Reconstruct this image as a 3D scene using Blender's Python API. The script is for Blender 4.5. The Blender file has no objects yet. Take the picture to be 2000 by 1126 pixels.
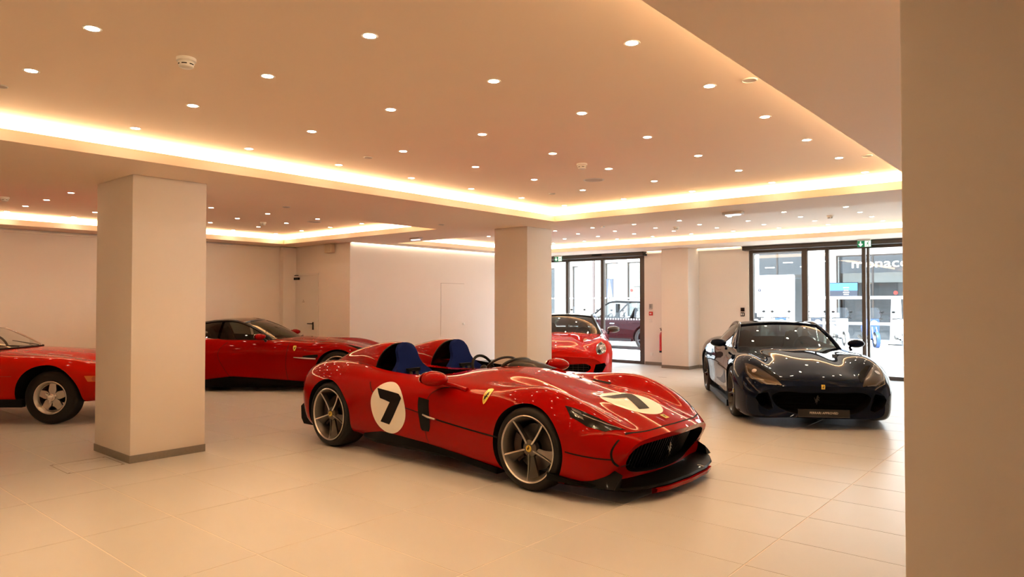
import bpy, bmesh, math, random
import numpy as np
from mathutils import Vector, Matrix
from mathutils.bvhtree import BVHTree
from mathutils.geometry import tessellate_polygon

# ------------------------------------------------------------------ camera, world, sun, exposure
scene = bpy.context.scene
COL = scene.collection
R = math.radians
cam_d = bpy.data.cameras.new('camera'); cam = bpy.data.objects.new('camera', cam_d); COL.objects.link(cam)
cam.location = (0, 0, 1.575); cam.rotation_euler = (R(91.09), 0, R(40.284))
cam_d.sensor_width = 36.0; cam_d.lens = 1350 / 2000 * 36.0; cam_d.clip_start = 0.05; cam_d.clip_end = 300
scene.camera = cam
cy = scene.cycles
cy.max_bounces = 7; cy.diffuse_bounces = 6; cy.glossy_bounces = 3; cy.transmission_bounces = 3; cy.transparent_max_bounces = 10
cy.caustics_reflective = False; cy.caustics_refractive = False
cy.use_adaptive_sampling = True; cy.adaptive_threshold = 0.05
vs = scene.view_settings
vs.view_transform = 'Standard'; vs.look = 'None'; vs.gamma = 1.0; vs.use_curve_mapping = False; vs.exposure = 0.40
world = bpy.data.worlds.new('world'); scene.world = world; world.use_nodes = True
bgn = world.node_tree.nodes['Background']
bgn.inputs[0].default_value = (0.70, 0.84, 1.0, 1); bgn.inputs[1].default_value = 6.5
sun_d = bpy.data.lights.new('sun', 'SUN'); sun_d.energy = 9.0; sun_d.angle = R(0.6); sun_d.color = (1, 0.95, 0.87)
sun = bpy.data.objects.new('sun', sun_d); COL.objects.link(sun)
sun.rotation_euler = (R(32), 0, R(18))

WARM = (1.0, 0.565, 0.26)        # colour of the showroom's warm lamps
SPOT_W = 22.0                    # watts of one downlight
COVE_E = 19.0                     # emission strength of the cove strips

# ------------------------------------------------------------------ helpers
def link(o):
    COL.objects.link(o); return o
def tag(o, label=None, cat=None, group=None, kind=None):
    if label: o['label'] = label
    if cat: o['category'] = cat
    if group: o['group'] = group
    if kind: o['kind'] = kind
    return o
def empty(name, loc=(0, 0, 0), rz=0):
    o = link(bpy.data.objects.new(name, None)); o.location = loc; o.rotation_euler = (0, 0, rz)
    o.empty_display_size = 0.1
    return o
def mobj(name, me, parent=None):
    o = link(bpy.data.objects.new(name, me))
    if parent is not None: o.parent = parent
    return o

class MB:
    """collects vertices and faces of one mesh"""
    def __init__(s): s.v = []; s.f = []; s.m = []
    def add(s, vs, fs, mi=0):
        b = len(s.v); s.v += [tuple(p) for p in vs]; s.f += [tuple(b + i for i in f) for f in fs]; s.m += [mi] * len(fs); return s
    def box(s, x0, x1, y0, y1, z0, z1, mi=0):
        v = [(x0, y0, z0), (x1, y0, z0), (x1, y1, z0), (x0, y1, z0), (x0, y0, z1), (x1, y0, z1), (x1, y1, z1), (x0, y1, z1)]
        return s.add(v, [(0, 3, 2, 1), (4, 5, 6, 7), (0, 1, 5, 4), (1, 2, 6, 5), (2, 3, 7, 6), (3, 0, 4, 7)], mi)
    def cbox(s, c, d, M=None, mi=0):
        x, y, z = d[0] / 2, d[1] / 2, d[2] / 2
        v = [Vector(p) for p in ((-x, -y, -z), (x, -y, -z), (x, y, -z), (-x, y, -z), (-x, -y, z), (x, -y, z), (x, y, z), (-x, y, z))]
        if M is not None: v = [M @ p for p in v]
        v = [p + Vector(c) for p in v]
        return s.add(v, [(0, 3, 2, 1), (4, 5, 6, 7), (0, 1, 5, 4), (1, 2, 6, 5), (2, 3, 7, 6), (3, 0, 4, 7)], mi)
    def lathe(s, prof, axis='z', n=32, c=(0, 0, 0), closed=False, mi=0):
        """prof: (radius, height) pairs spun about an axis"""
        vs, fs = [], []
        k = len(prof)
        for i in range(n):
            a = 2 * math.pi * i / n; ca, sa = math.cos(a), math.sin(a)
            for r, h in prof:
                p = (r * ca, r * sa, h) if axis == 'z' else ((r * ca, h, r * sa) if axis == 'y' else (h, r * ca, r * sa))
                vs.append((p[0] + c[0], p[1] + c[1], p[2] + c[2]))
        for i in range(n):
            j = (i + 1) % n
            for q in range(k if closed else k - 1):
                r = (q + 1) % k
                fs.append((i * k + q, j * k + q, j * k + r, i * k + r))
        return s.add(vs, fs, mi)
    def tube(s, pts, r, n=8, closed=False, cap=True, mi=0):
        pts = [Vector(p) for p in pts]; k = len(pts)
        rs = r if isinstance(r, (list, tuple)) else [r] * k
        vs, fs = [], []
        prev = None
        for i, p in enumerate(pts):
            t = (pts[(i + 1) % k] - pts[i - 1]) if closed else (pts[min(i + 1, k - 1)] - pts[max(i - 1, 0)])
            t.normalize()
            if prev is None:
                a = Vector((0, 0, 1)) if abs(t.z) < 0.9 else Vector((1, 0, 0))
                u = t.cross(a).normalized()
            else:
                u = (prev - t * prev.dot(t)).normalized()
            prev = u; w = t.cross(u)
            for q in range(n):
                an = 2 * math.pi * q / n
                vs.append(p + (u * math.cos(an) + w * math.sin(an)) * rs[i])
        for i in range(k if closed else k - 1):
            j = (i + 1) % k
            for q in range(n):
                fs.append((i * n + q, i * n + (q + 1) % n, j * n + (q + 1) % n, j * n + q))
        if cap and not closed:
            fs.append(tuple(range(n))[::-1]); fs.append(tuple((k - 1) * n + q for q in range(n)))
        return s.add(vs, fs, mi)
    def prism(s, poly, axis, a0, a1, mi=0):
        """extrude a 2D polygon; axis x:(y,z) y:(x,z) z:(x,y)"""
        def P(u, v, w): return (w, u, v) if axis == 'x' else ((u, w, v) if axis == 'y' else (u, v, w))
        n = len(poly)
        vs = [P(u, v, a0) for u, v in poly] + [P(u, v, a1) for u, v in poly]
        fs = [(i, (i + 1) % n, n + (i + 1) % n, n + i) for i in range(n)]
        tri = tessellate_polygon([[Vector((u, v, 0)) for u, v in poly]])
        fs += [tuple(t) for t in tri] + [tuple(n + i for i in t)[::-1] for t in tri]
        return s.add(vs, fs, mi)
    def mesh(s, name, mats, smooth=None, recalc=True):
        me = bpy.data.meshes.new(name)
        me.from_pydata(s.v, [], s.f)
        for m in (mats if isinstance(mats, (list, tuple)) else [mats]): me.materials.append(m)
        if any(s.m): me.polygons.foreach_set('material_index', s.m)
        if recalc:
            bm = bmesh.new(); bm.from_mesh(me); bmesh.ops.recalc_face_normals(bm, faces=bm.faces); bm.to_mesh(me); bm.free()
        if smooth is not None:
            me.shade_smooth(); me.set_sharp_from_angle(angle=R(smooth))
        me.update()
        return me
    def build(s, name, mats, parent=None, smooth=None, recalc=True):
        return mobj(name, s.mesh(name, mats, smooth, recalc), parent)
def boxobj(name, mat, x0, x1, y0, y1, z0, z1, parent=None):
    return MB().box(x0, x1, y0, y1, z0, z1).build(name, mat, parent)
def bevel(o, w=0.01, seg=2):
    bm = bmesh.new(); bm.from_mesh(o.data)
    bmesh.ops.bevel(bm, geom=[e for e in bm.edges if e.calc_face_angle(0) > 0.5], offset=w, segments=seg, affect='EDGES', profile=0.5)
    bm.to_mesh(o.data); bm.free(); o.data.shade_smooth(); o.data.set_sharp_from_angle(angle=R(50))
    return o
def copy_tree(o, parent=None):
    c = o.copy(); COL.objects.link(c)
    if parent is not None: c.parent = parent
    for ch in list(o.children): copy_tree(ch, c)
    return c
def rrect(x0, x1, y0, y1, r, n=5):
    out = []
    for cx, cy, a0 in ((x1 - r, y1 - r, 0), (x0 + r, y1 - r, 90), (x0 + r, y0 + r, 180), (x1 - r, y0 + r, 270)):
        for i in range(n + 1):
            a = R(a0 + 90 * i / n); out.append((cx + r * math.cos(a), cy + r * math.sin(a)))
    return out
ORD = ['first', 'second', 'third', 'fourth', 'fifth', 'sixth', 'seventh', 'eighth', 'ninth', 'tenth', 'eleventh', 'twelfth']

# ------------------------------------------------------------------ materials
MATS = {}
def mat(name, col, rough=0.5, metal=0.0, coat=0.0, spec=0.5, emit=None, estr=0.0, coat_rough=0.02):
    if name in MATS: return MATS[name]
    m = bpy.data.materials.new(name); m.use_nodes = True; MATS[name] = m
    b = m.node_tree.nodes['Principled BSDF']
    b.inputs['Base Color'].default_value = (*col, 1); b.inputs['Roughness'].default_value = rough
    b.inputs['Metallic'].default_value = metal; b.inputs['Specular IOR Level'].default_value = spec
    b.inputs['Coat Weight'].default_value = coat; b.inputs['Coat Roughness'].default_value = coat_rough
    if emit:
        b.inputs['Emission Color'].default_value = (*emit, 1); b.inputs['Emission Strength'].default_value = estr
    return m
def vary(m, scale, amount, bump=0.0, detail=4, coord='Object', dark=None):
    """fine procedural grain on base colour and relief"""
    nt = m.node_tree; b = nt.nodes['Principled BSDF']
    tc = nt.nodes.new('ShaderNodeTexCoord'); nz = nt.nodes.new('ShaderNodeTexNoise')
    nz.inputs['Scale'].default_value = scale; nz.inputs['Detail'].default_value = detail
    nt.links.new(tc.outputs[coord], nz.inputs['Vector'])
    c = tuple(b.inputs['Base Color'].default_value)
    mx = nt.nodes.new('ShaderNodeMix'); mx.data_type = 'RGBA'
    d = dark if dark else tuple(x * (1 - amount) for x in c[:3])
    mx.inputs['A'].default_value = (*d, 1); mx.inputs['B'].default_value = c
    nt.links.new(nz.outputs['Fac'], mx.inputs['Factor']); nt.links.new(mx.outputs['Result'], b.inputs['Base Color'])
    if bump:
        bp = nt.nodes.new('ShaderNodeBump'); bp.inputs['Strength'].default_value = bump; bp.inputs['Distance'].default_value = 0.004
        nt.links.new(nz.outputs['Fac'], bp.inputs['Height']); nt.links.new(bp.outputs['Normal'], b.inputs['Normal'])
    return m
def glass(name, tint, refl=1.0, ior=1.45):
    if name in MATS: return MATS[name]
    m = bpy.data.materials.new(name); m.use_nodes = True; MATS[name] = m
    nt = m.node_tree; nt.nodes.clear()
    out = nt.nodes.new('ShaderNodeOutputMaterial'); mix = nt.nodes.new('ShaderNodeMixShader')
    tr = nt.nodes.new('ShaderNodeBsdfTransparent'); tr.inputs[0].default_value = (*tint, 1)
    gl = nt.nodes.new('ShaderNodeBsdfGlossy'); gl.inputs['Roughness'].default_value = 0.0; gl.inputs[0].default_value = (refl, refl, refl, 1)
    fr = nt.nodes.new('ShaderNodeFresnel'); fr.inputs[0].default_value = ior
    ge = nt.nodes.new('ShaderNodeNewGeometry'); sb = nt.nodes.new('ShaderNodeMath'); sb.operation = 'SUBTRACT'; sb.inputs[0].default_value = 1.0
    mu = nt.nodes.new('ShaderNodeMath'); mu.operation = 'MULTIPLY'
    nt.links.new(ge.outputs['Backfacing'], sb.inputs[1]); nt.links.new(sb.outputs[0], mu.inputs[0]); nt.links.new(fr.outputs[0], mu.inputs[1])
    nt.links.new(mu.outputs[0], mix.inputs[0]); nt.links.new(tr.outputs[0], mix.inputs[1]); nt.links.new(gl.outputs[0], mix.inputs[2])
    nt.links.new(mix.outputs[0], out.inputs[0])
    return m
def emis(name, col, s):
    if name in MATS: return MATS[name]
    m = bpy.data.materials.new(name); m.use_nodes = True; MATS[name] = m
    nt = m.node_tree; nt.nodes.clear()
    out = nt.nodes.new('ShaderNodeOutputMaterial'); e = nt.nodes.new('ShaderNodeEmission')
    e.inputs[0].default_value = (*col, 1); e.inputs[1].default_value = s
    nt.links.new(e.outputs[0], out.inputs[0])
    if 'cove' not in name: m.cycles.emission_sampling = 'NONE'
    return m

wall_m = vary(mat('wall_plaster', (0.82, 0.765, 0.71), 0.75), 3.0, 0.03, 0.0, 2)
ceil_m = vary(mat('ceiling_plaster', (0.95, 0.80, 0.65), 0.7), 2.5, 0.02, 0.0, 2)
tile_m = vary(mat('floor_tile', (0.55, 0.56, 0.55), 0.30, spec=0.4), 1.6, 0.10, 0.0, 3)
grout_m = mat('grout', (0.80, 0.75, 0.68), 0.7)
steel_base = vary(mat('brushed_base', (0.30, 0.27, 0.23), 0.45, 0.6), 40, 0.2)
bronze = vary(mat('bronze_frame', (0.085, 0.068, 0.058), 0.45, 0.3), 20, 0.15)
black_m = mat('black_plastic', (0.008, 0.008, 0.008), 0.4, spec=0.25)
matte_black = mat('matte_black', (0.006, 0.006, 0.006), 0.8, spec=0.2)
white_m = mat('white_plastic', (0.80, 0.78, 0.74), 0.45)
chrome = mat('chrome', (0.85, 0.85, 0.85), 0.08, 1.0)
silver = mat('silver_alloy', (0.62, 0.60, 0.57), 0.28, 1.0)
gunmetal = mat('gunmetal_alloy', (0.13, 0.12, 0.11), 0.38, 0.8)
dark_alloy = mat('black_alloy', (0.02, 0.02, 0.022), 0.22, 0.6, coat=0.5)
rubber = vary(mat('tyre_rubber', (0.014, 0.013, 0.012), 0.65, spec=0.3), 60, 0.2, 0.1)
carbon = vary(mat('carbon_fibre', (0.003, 0.003, 0.003), 0.45, coat=0.10, spec=0.06), 250, 0.6, 0.0, 1)
leather = vary(mat('black_leather', (0.008, 0.007, 0.006), 0.6, spec=0.15), 90, 0.3, 0.15)
blue_fab = vary(mat('blue_alcantara', (0.008, 0.018, 0.105), 0.9, spec=0.04), 160, 0.35, 0.2)
yellow_m = mat('yellow_enamel', (0.82, 0.60, 0.10), 0.25, coat=0.6)
decal_white = mat('decal_white', (0.86, 0.84, 0.78), 0.35, coat=0.3)
decal_black = mat('decal_black', (0.006, 0.005, 0.005), 0.45, spec=0.15)
lamp_dark = mat('lamp_housing', (0.005, 0.005, 0.005), 0.12, spec=0.3)
lamp_clear = mat('lamp_reflector', (0.75, 0.75, 0.75), 0.1, 1.0)
plate_m = mat('plate_black', (0.008, 0.008, 0.008), 0.35)
win_glass = glass('window_glass', (0.97, 0.985, 0.98))
car_glass = glass('car_glass', (0.30, 0.33, 0.31), 1.0, 1.5)
dark_glass = glass('car_glass_dark', (0.05, 0.055, 0.05), 1.0, 1.5)
clear_car_glass = glass('car_glass_light', (0.72, 0.74, 0.72), 1.0, 1.5)
lens_glass = glass('headlamp_glass', (0.8, 0.8, 0.8), 1.0, 1.5)
spot_lens = emis('downlight_lens', (1.0, 0.82, 0.58), 70.0)
cove_em = emis('cove_led', (1.0, 0.68, 0.38), COVE_E)
cove_em2 = emis('cove_led_left', (1.0, 0.66, 0.36), COVE_E * 0.75)
cove_em3 = emis('cove_led_window', (1.0, 0.70, 0.42), COVE_E * 0.7)
def paint(name, col, metal=0.35, rough=0.34, flake=0.25):
    m = mat(name, col, rough, metal, 1.0, 0.0, coat_rough=0.012)
    m.node_tree.nodes['Principled BSDF'].inputs['Coat IOR'].default_value = 1.24
    return vary(m, 900, flake, 0.0, 1)
red_candy = paint('candy_red_paint', (0.33, 0.0014, 0.0008), 0.08, 0.45)
red_deep = paint('deep_red_paint', (0.29, 0.0014, 0.0008), 0.06, 0.45)
red_solid = paint('bright_red_paint', (0.55, 0.005, 0.002), 0.0, 0.4, 0.05)
red_old = paint('vermilion_paint', (0.50, 0.007, 0.0015), 0.0, 0.45, 0.05)
navy = paint('navy_paint', (0.003, 0.007, 0.022), 0.0, 0.5)
maroon = paint('maroon_paint', (0.018, 0.001, 0.002), 0.0, 0.4)
# ------------------------------------------------------------------ the room
S, FT, CZ = 2.825, 2.918, 3.02            # soffit, top of the cove upstand, tray ceiling
X0, X1, Y0, Y1 = -14.2, 2.6, -3.0, 15.45
WB = 8.9; XP = -12.02                     # return wall, panelled wall
TRAYS = [(-6.46, -1.43, -2.0, 8.65), (-13.5, -8.7, -2.0, 8.25), (-11.42, 1.2, 9.68, 14.1)]

def struct(o, label=None):
    tag(o, label, None, None, 'structure'); return o
# floor slab and tiles
floor = struct(boxobj('floor', grout_m, X0, X1, Y0, Y1 + 0.05, -0.1, -0.002), 'beige porcelain tiled showroom floor with pale joints')
TX, TY, TX0, TY0, GAP = 1.188, 0.5975, -1.637, 2.885, 0.0055
def tile_mesh(w, h):
    g, b = GAP / 2, 0.0015
    x0, x1, y0, y1 = g, w - g, g, h - g
    v = [(x0, y0, -0.004), (x1, y0, -0.004), (x1, y1, -0.004), (x0, y1, -0.004),
         (x0 + b, y0 + b, 0), (x1 - b, y0 + b, 0), (x1 - b, y1 - b, 0), (x0 + b, y1 - b, 0)]
    return v, [(4, 5, 6, 7), (0, 1, 5, 4), (1, 2, 6, 5), (2, 3, 7, 6), (3, 0, 4, 7)]
tv, tf = tile_mesh(TX, TY)
tme = MB().add(tv, tf).mesh('tile', tile_m, recalc=False)
cells = []
for i in range(-11, 4):
    for j in range(-10, 22):
        x, y = TX0 + i * TX, TY0 + j * TY
        cx, cy = x + TX / 2, y + TY / 2
        if x + TX < X0 or x > X1 or y + TY < Y0 or y > Y1: continue
        if cx < XP - 0.5 and y > WB: continue
        fw = -0.6465 * cx + 0.763 * cy; rt = 0.763 * cx + 0.6465 * cy
        seen = fw > 1.5 and abs(rt) < fw * 0.80 + 0.4
        cells.append((not seen, math.hypot(cx, cy), x, y))
cells.sort()
rest = MB()
for k, (ns, d, x, y) in enumerate(cells):
    if k < 299 and not ns:
        o = mobj('tile', tme, floor); o.location = (x, y, 0)
    else:
        x0, x1_, y0, y1_ = max(x, X0), min(x + TX, X1), max(y, Y0), min(y + TY, Y1 + 0.05)
        if x1_ - x0 < 0.03 or y1_ - y0 < 0.03: continue
        v, f = tile_mesh(x1_ - x0, y1_ - y0)
        rest.add([(a + x0, b + y0, c) for a, b, c in v], f)
tag(rest.build('far_tiles', tile_m, floor, recalc=False), kind='stuff')
# ceiling: soffit with three sunken trays
def inside(cx, cy):
    return any(a < cx < b and c < cy < d for a, b, c, d in TRAYS)
xs = sorted({X0 - 0.1, X1 + 0.1} | {t[0] for t in TRAYS} | {t[1] for t in TRAYS})
ys = sorted({Y0 - 0.1, Y1 + 0.3} | {t[2] for t in TRAYS} | {t[3] for t in TRAYS})
cb = MB()
for i in range(len(xs) - 1):
    for j in range(len(ys) - 1):
        a, b, c, d = xs[i], xs[i + 1], ys[j], ys[j + 1]
        if not inside((a + b) / 2, (c + d) / 2):
            cb.add([(a, c, S), (b, c, S), (b, d, S), (a, d, S)], [(3, 2, 1, 0)])
W_A, W_B = -8.6, -6.2
LD = 0.16                                  # depth of the cove ledge behind the upstand
for a, b, c, d in TRAYS:
    ring0 = [(a, c), (b, c), (b, d), (a, d)]
    ring1 = [(a - LD, c - LD), (b + LD, c - LD), (b + LD, d + LD), (a - LD, d + LD)]
    for q in range(4):
        p, r = ring0[q], ring0[(q + 1) % 4]; p1, r1 = ring1[q], ring1[(q + 1) % 4]
        cb.add([(*p, S), (*r, S), (*r, FT), (*p, FT)], [(0, 1, 2, 3)])
        cb.add([(*p, FT), (*r, FT), (*r1, FT), (*p1, FT)], [(0, 1, 2, 3)])
        cb.add([(*p1, FT), (*r1, FT), (*r1, CZ), (*p1, CZ)], [(0, 1, 2, 3)])
    cb.add([(a - LD, c - LD, CZ), (b + LD, c - LD, CZ), (b + LD, d + LD, CZ), (a - LD, d + LD, CZ)], [(3, 2, 1, 0)])
cb.box(X0 - 0.3, X1 + 0.3, Y0 - 0.3, Y1 + 0.35, CZ + 0.06, CZ + 0.25)
ceiling = struct(cb.build('ceiling', ceil_m, recalc=False), 'plaster ceiling with three sunken trays and light coves')
# LED strips in the coves: one thing per side of a tray
names = [('main', 0), ('left rear', 1), ('window side', 2)]
for nm, t in names:
    a, b, c, d = TRAYS[t]; e = LD - 0.02
    for sd, (x0, x1_, y0, y1_) in dict(left=(a - e, a - e + 0.012, c, d), right=(b + e - 0.012, b + e, c, d), far=(a - e + 0.02, b + e - 0.02, d + e - 0.012, d + e), near=(a - e + 0.02, b + e - 0.02, c - e, c - e + 0.012)).items():
        if sd == 'near' and t < 2: continue
        o = boxobj('cove_light_strip', (cove_em, cove_em2, cove_em3)[t], x0, x1_, y0, y1_, FT + 0.002, CZ - 0.004)
        tag(o, 'glowing warm light strip along the %s edge of the %s ceiling tray' % (sd, nm), 'cove light', 'cove light strips')
slot_em = emis('cove_wall_wash', (1.0, 0.80, 0.56), 7.0)
for lb, (x0, x1_, y0, y1_) in (('panelled wall', (XP + 0.02, XP + 0.05, WB + 0.02, Y1 - 0.1)), ('street wall beside the column', (W_A, W_B, Y1 - 0.085, Y1 - 0.06))):
    o = boxobj('wall_wash_strip', slot_em, x0, x1_, y0, y1_, S - 0.007, S - 0.001)
    tag(o, 'thin warm light strip washing the top of the ' + lb, 'cove light', 'cove light strips')
# walls
def wall(name, x0, x1_, y0, y1_, label=None, z1=CZ + 0.1):
    return struct(boxobj(name, wall_m, x0, x1_, y0, y1_, -0.05, z1), label)
w_left = wall('wall_left', X0 - 0.2, X0, Y0, WB, 'long pale wall behind the two red cars on the left')
wall('wall_return', X0 - 0.2, XP, WB, WB + 0.2, 'short return wall holding the service door')
w_pan = wall('wall_panelled', XP - 0.2, XP, WB + 0.2, Y1, 'pale wall with a flush cupboard door')
wall('wall_right', X1, X1 + 0.2, Y0, Y1); wall('wall_near', X0 - 0.2, X1, Y0 - 0.2, Y0)
# far wall with two openings
W1 = (-12.0 + 0.0, -8.72); W2 = (-6.04, 0.6); HZ = 2.76
fw = MB()
fw.box(W1[1], W2[0], Y1, Y1 + 0.3, -0.05, CZ + 0.1); fw.box(XP - 0.2, W1[0], Y1, Y1 + 0.3, -0.05, CZ + 0.1)
fw.box(W2[1], X1 + 0.2, Y1, Y1 + 0.3, -0.05, CZ + 0.1)
fw.box(W1[0], W1[1], Y1 + 0.05, Y1 + 0.3, HZ, CZ + 0.1); fw.box(W2[0], W2[1], Y1 + 0.05, Y1 + 0.3, HZ, CZ + 0.1)
struct(fw.build('wall_far', wall_m), 'street wall with two glazed entrances')
# shallow pilasters on the left wall
struct(boxobj('trim_1', wall_m, X0, X0 + 0.05, Y0, 3.36, 0, S)); struct(boxobj('trim_2', wall_m, X0, X0 + 0.16, 8.57, WB, 0, S - 0.02))
struct(boxobj('trim_3', mat('trim_cream', (0.86, 0.80, 0.72), 0.5), X0, X0 + 0.045, Y0, WB, S - 0.062, S - 0.035))
struct(boxobj('trim_4', MATS['trim_cream'], XP + 0.001, X1, Y1 - 0.055, Y1 - 0.001, S - 0.05, S - 0.022))
def skirting(name, x0, x1_, y0, y1_, h=0.075):
    return struct(boxobj(name, steel_base, x0, x1_, y0, y1_, 0.0, h))
skirting('baseboard_left', X0, X0 + 0.012, 3.36, 8.57); skirting('baseboard_return', X0 + 0.16, XP, WB - 0.012, WB)
skirting('baseboard_panelled', XP, XP + 0.012, WB, Y1); skirting('baseboard_far', W1[1] + 0.02, -7.95, Y1 - 0.012, Y1)
skirting('baseboard_far', -7.23, W2[0] - 0.02, Y1 - 0.012, Y1)
# columns
def column(name, x0, x1_, y0, y1_, label):
    r = empty(name, ((x0 + x1_) / 2, (y0 + y1_) / 2, 0)); hx, hy = (x1_ - x0) / 2, (y1_ - y0) / 2
    bevel(boxobj('shaft', wall_m, -hx, hx, -hy, hy, 0, S, r), 0.004, 2)
    e = 0.006
    for (a, b, c, d) in ((-hx - e, hx + e, -hy - e, -hy), (-hx - e, hx + e, hy, hy + e), (-hx - e, -hx, -hy, hy), (hx, hx + e, -hy, hy)):
        boxobj('skirting', steel_base, a, b, c, d, 0, 0.075, r)
    return tag(r, label, 'column', 'square columns')
column('square_column', -8.13, -7.205, 2.75, 3.487, 'square pale column on the left, in front of the silver-wheeled red car')
column('square_column', -7.93, -7.205, 8.89, 9.56, 'square column behind the red roadster, hiding half a red car')
column('square_column', -7.94, -7.25, 14.88, Y1, 'square column against the street wall between the two entrances')
column('square_column', -0.525, 0.25, 2.75, 3.5, 'large near column filling the right edge of the picture')
# ------------------------------------------------------------------ downlights
rng = random.Random(4)
lens_me = MB().lathe([(0.0001, 0.0), (0.034, 0.0)], n=24).mesh('lens', spot_lens, recalc=False)
ring_me = MB().lathe([(0.034, 0.006), (0.034, -0.001), (0.044, -0.003), (0.047, 0.0), (0.047, 0.006)], n=24).mesh('trim_ring', white_m, 40)
spot_d = bpy.data.lights.new('downlight_beam', 'SPOT'); spot_d.energy = SPOT_W; spot_d.color = WARM
spot_d.spot_size = R(100); spot_d.spot_blend = 0.85; spot_d.shadow_soft_size = 0.035; spot_d.cycles.use_multiple_importance_sampling = False
spot_d2 = spot_d.copy(); spot_d2.energy = SPOT_W * 0.30
spot_d3 = spot_d.copy(); spot_d3.energy = SPOT_W * 0.55
def downlight(x, y, label, group, sd=spot_d):
    r = empty('downlight', (x, y, CZ))
    l = mobj('lens', lens_me, r); l.location = (0, 0, -0.0015)
    mobj('trim_ring', ring_me, r)
    s = link(bpy.data.objects.new('downlight_beam', sd)); s.parent = r; s.location = (0, 0, -0.012)
    tag(r, label, 'downlight', group)
G1x = [-6.11, -5.08, -4.045, -3.005, -1.97]
for j in range(-1, 8):
    for i, x in enumerate(G1x):
        y = 1.335 + 1.013 * j
        lab = 'downlight in the main tray, %s from the left cove, %s from the far cove' % (ORD[i], ORD[7 - j])
        downlight(x, y, lab, 'downlights of the main ceiling tray')
G2x = [-13.34, -12.37, -11.39, -10.40, -9.42]
for j in range(-1, 6):
    for i, x in enumerate(G2x):
        y = 3.2 + 0.952 * j
        lab = 'downlight in the left tray, %s from the left wall, %s from the service door' % (ORD[i], ORD[5 - j])
        downlight(x, y, lab, 'downlights of the left rear ceiling tray', spot_d2)
G3x = [-10.28, -9.36, -8.45, -7.535, -6.61, -5.685, -4.76, -3.85, -2.92, -2.0]
for j, y in enumerate((11.33, 12.15, 12.92, 13.72)):
    for i, x in enumerate(G3x):
        lab = 'downlight in the window tray, %s from the panelled wall, %s from the street' % (ORD[i], ORD[3 - j])
        downlight(x, y, lab, 'downlights of the window side ceiling tray', spot_d3)
# smoke detectors, speakers, cover plates, emergency lamps
sm_me = [MB().lathe([(0.055, 0), (0.055, -0.018), (0.048, -0.022), (0.0001, -0.022)], n=28).mesh('base', white_m, 40),
         MB().lathe([(0.042, -0.022), (0.046, -0.030), (0.040, -0.052), (0.030, -0.058), (0.0001, -0.058)], n=28).mesh('sensor_head', white_m, 40)]
slot_me = MB()
for k in range(6):
    a0 = k * R(60)
    pr = [(0.0445 * math.cos(a0 + R(q * 10)), 0.0445 * math.sin(a0 + R(q * 10))) for q in range(5)]
    slot_me.add([(x, y, -0.036) for x, y in pr] + [(x * 0.985, y * 0.985, -0.042) for x, y in pr], [(q, q + 1, q + 6, q + 5) for q in range(4)])
slot_me = slot_me.mesh('slot', matte_black, recalc=False)
def smoke(x, y, label):
    r = empty('smoke_detector', (x, y, CZ)); mobj('base', sm_me[0], r); mobj('sensor_head', sm_me[1], r); mobj('slot', slot_me, r)
    tag(r, label, 'smoke detector', 'ceiling smoke detectors')
smoke(-4.118, 1.863, 'largest, nearest smoke detector on the main ceiling tray')
smoke(-4.105, 5.977, 'smoke detector above the red roadster beside the ceiling speaker')
smoke(-11.525, 2.739, 'smoke detector left of the left column in the rear tray')
smoke(-11.562, 6.642, 'smoke detector right of the left column in the rear tray')
smoke(-3.418, 12.307, 'smoke detector near the right end of the window side tray')
smoke(-6.214, 12.245, 'smoke detector in the middle of the window side tray')
smoke(-7.09, 11.0, 'smoke detector close to the column hiding the half red car')
def ceiling_disc(name, x, y, r_, label, cat, zc=CZ):
    r = empty(name, (x, y, zc))
    MB().lathe([(r_, 0), (r_, -0.004), (r_ * 0.9, -0.007), (r_ * 0.86, -0.003)], n=32).build('rim', white_m, r, 40)
    MB().lathe([(r_ * 0.86, -0.003), (0.0001, -0.003)], n=32).build('cover', vary(mat('grille_cloth', (0.66, 0.60, 0.55), 0.7), 300, 0.3), r)
    tag(r, label, cat, name.replace('_', ' ') + 's on the ceiling')
ceiling_disc('ceiling_speaker', -4.55, 6.868, 0.125, 'large flush round speaker in the main ceiling tray', 'speaker')
ceiling_disc('ceiling_speaker', -10.809, 7.212, 0.125, 'large flush round speaker in the left rear tray', 'speaker')
ceiling_disc('cover_plate', -1.716, 4.421, 0.05, 'small round plate beside the right beam, nearer one', 'cover plate')
ceiling_disc('cover_plate', -1.727, 7.476, 0.05, 'small round plate beside the right beam, farther one', 'cover plate')
ceiling_disc('cover_plate', -5.593, 1.295, 0.045, 'small round plate at the left edge of the picture', 'cover plate')
ceiling_disc('cover_plate', -5.557, 4.329, 0.045, 'small round plate near the left cove of the main tray', 'cover plate')
ceiling_disc('cover_plate', -5.559, 7.387, 0.045, 'small round plate near the far left corner of the main tray', 'cover plate')
ceiling_disc('cover_plate', -8.159, 5.018, 0.05, 'small round plate on the soffit right of the left column', 'cover plate', S)
ceiling_disc('cover_plate', -8.119, 7.799, 0.05, 'small round plate on the soffit left of the middle column', 'cover plate', S)
for x, y, lb in ((-3.87, 9.337, 'emergency lamp under the beam in front of the window tray'), (-10.174, 9.088, 'emergency lamp on the soffit above the panelled wall')):
    r = empty('emergency_light', (x, y, S))
    bevel(boxobj('housing', white_m, -0.14, 0.14, -0.05, 0.05, -0.035, 0, r), 0.006)
    boxobj('lens', emis('emergency_lens', (0.95, 0.95, 1.0), 1.6), -0.10, 0.10, -0.035, 0.035, -0.05, -0.0352, r)
    tag(r, lb, 'emergency light', 'emergency lamps')
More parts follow.
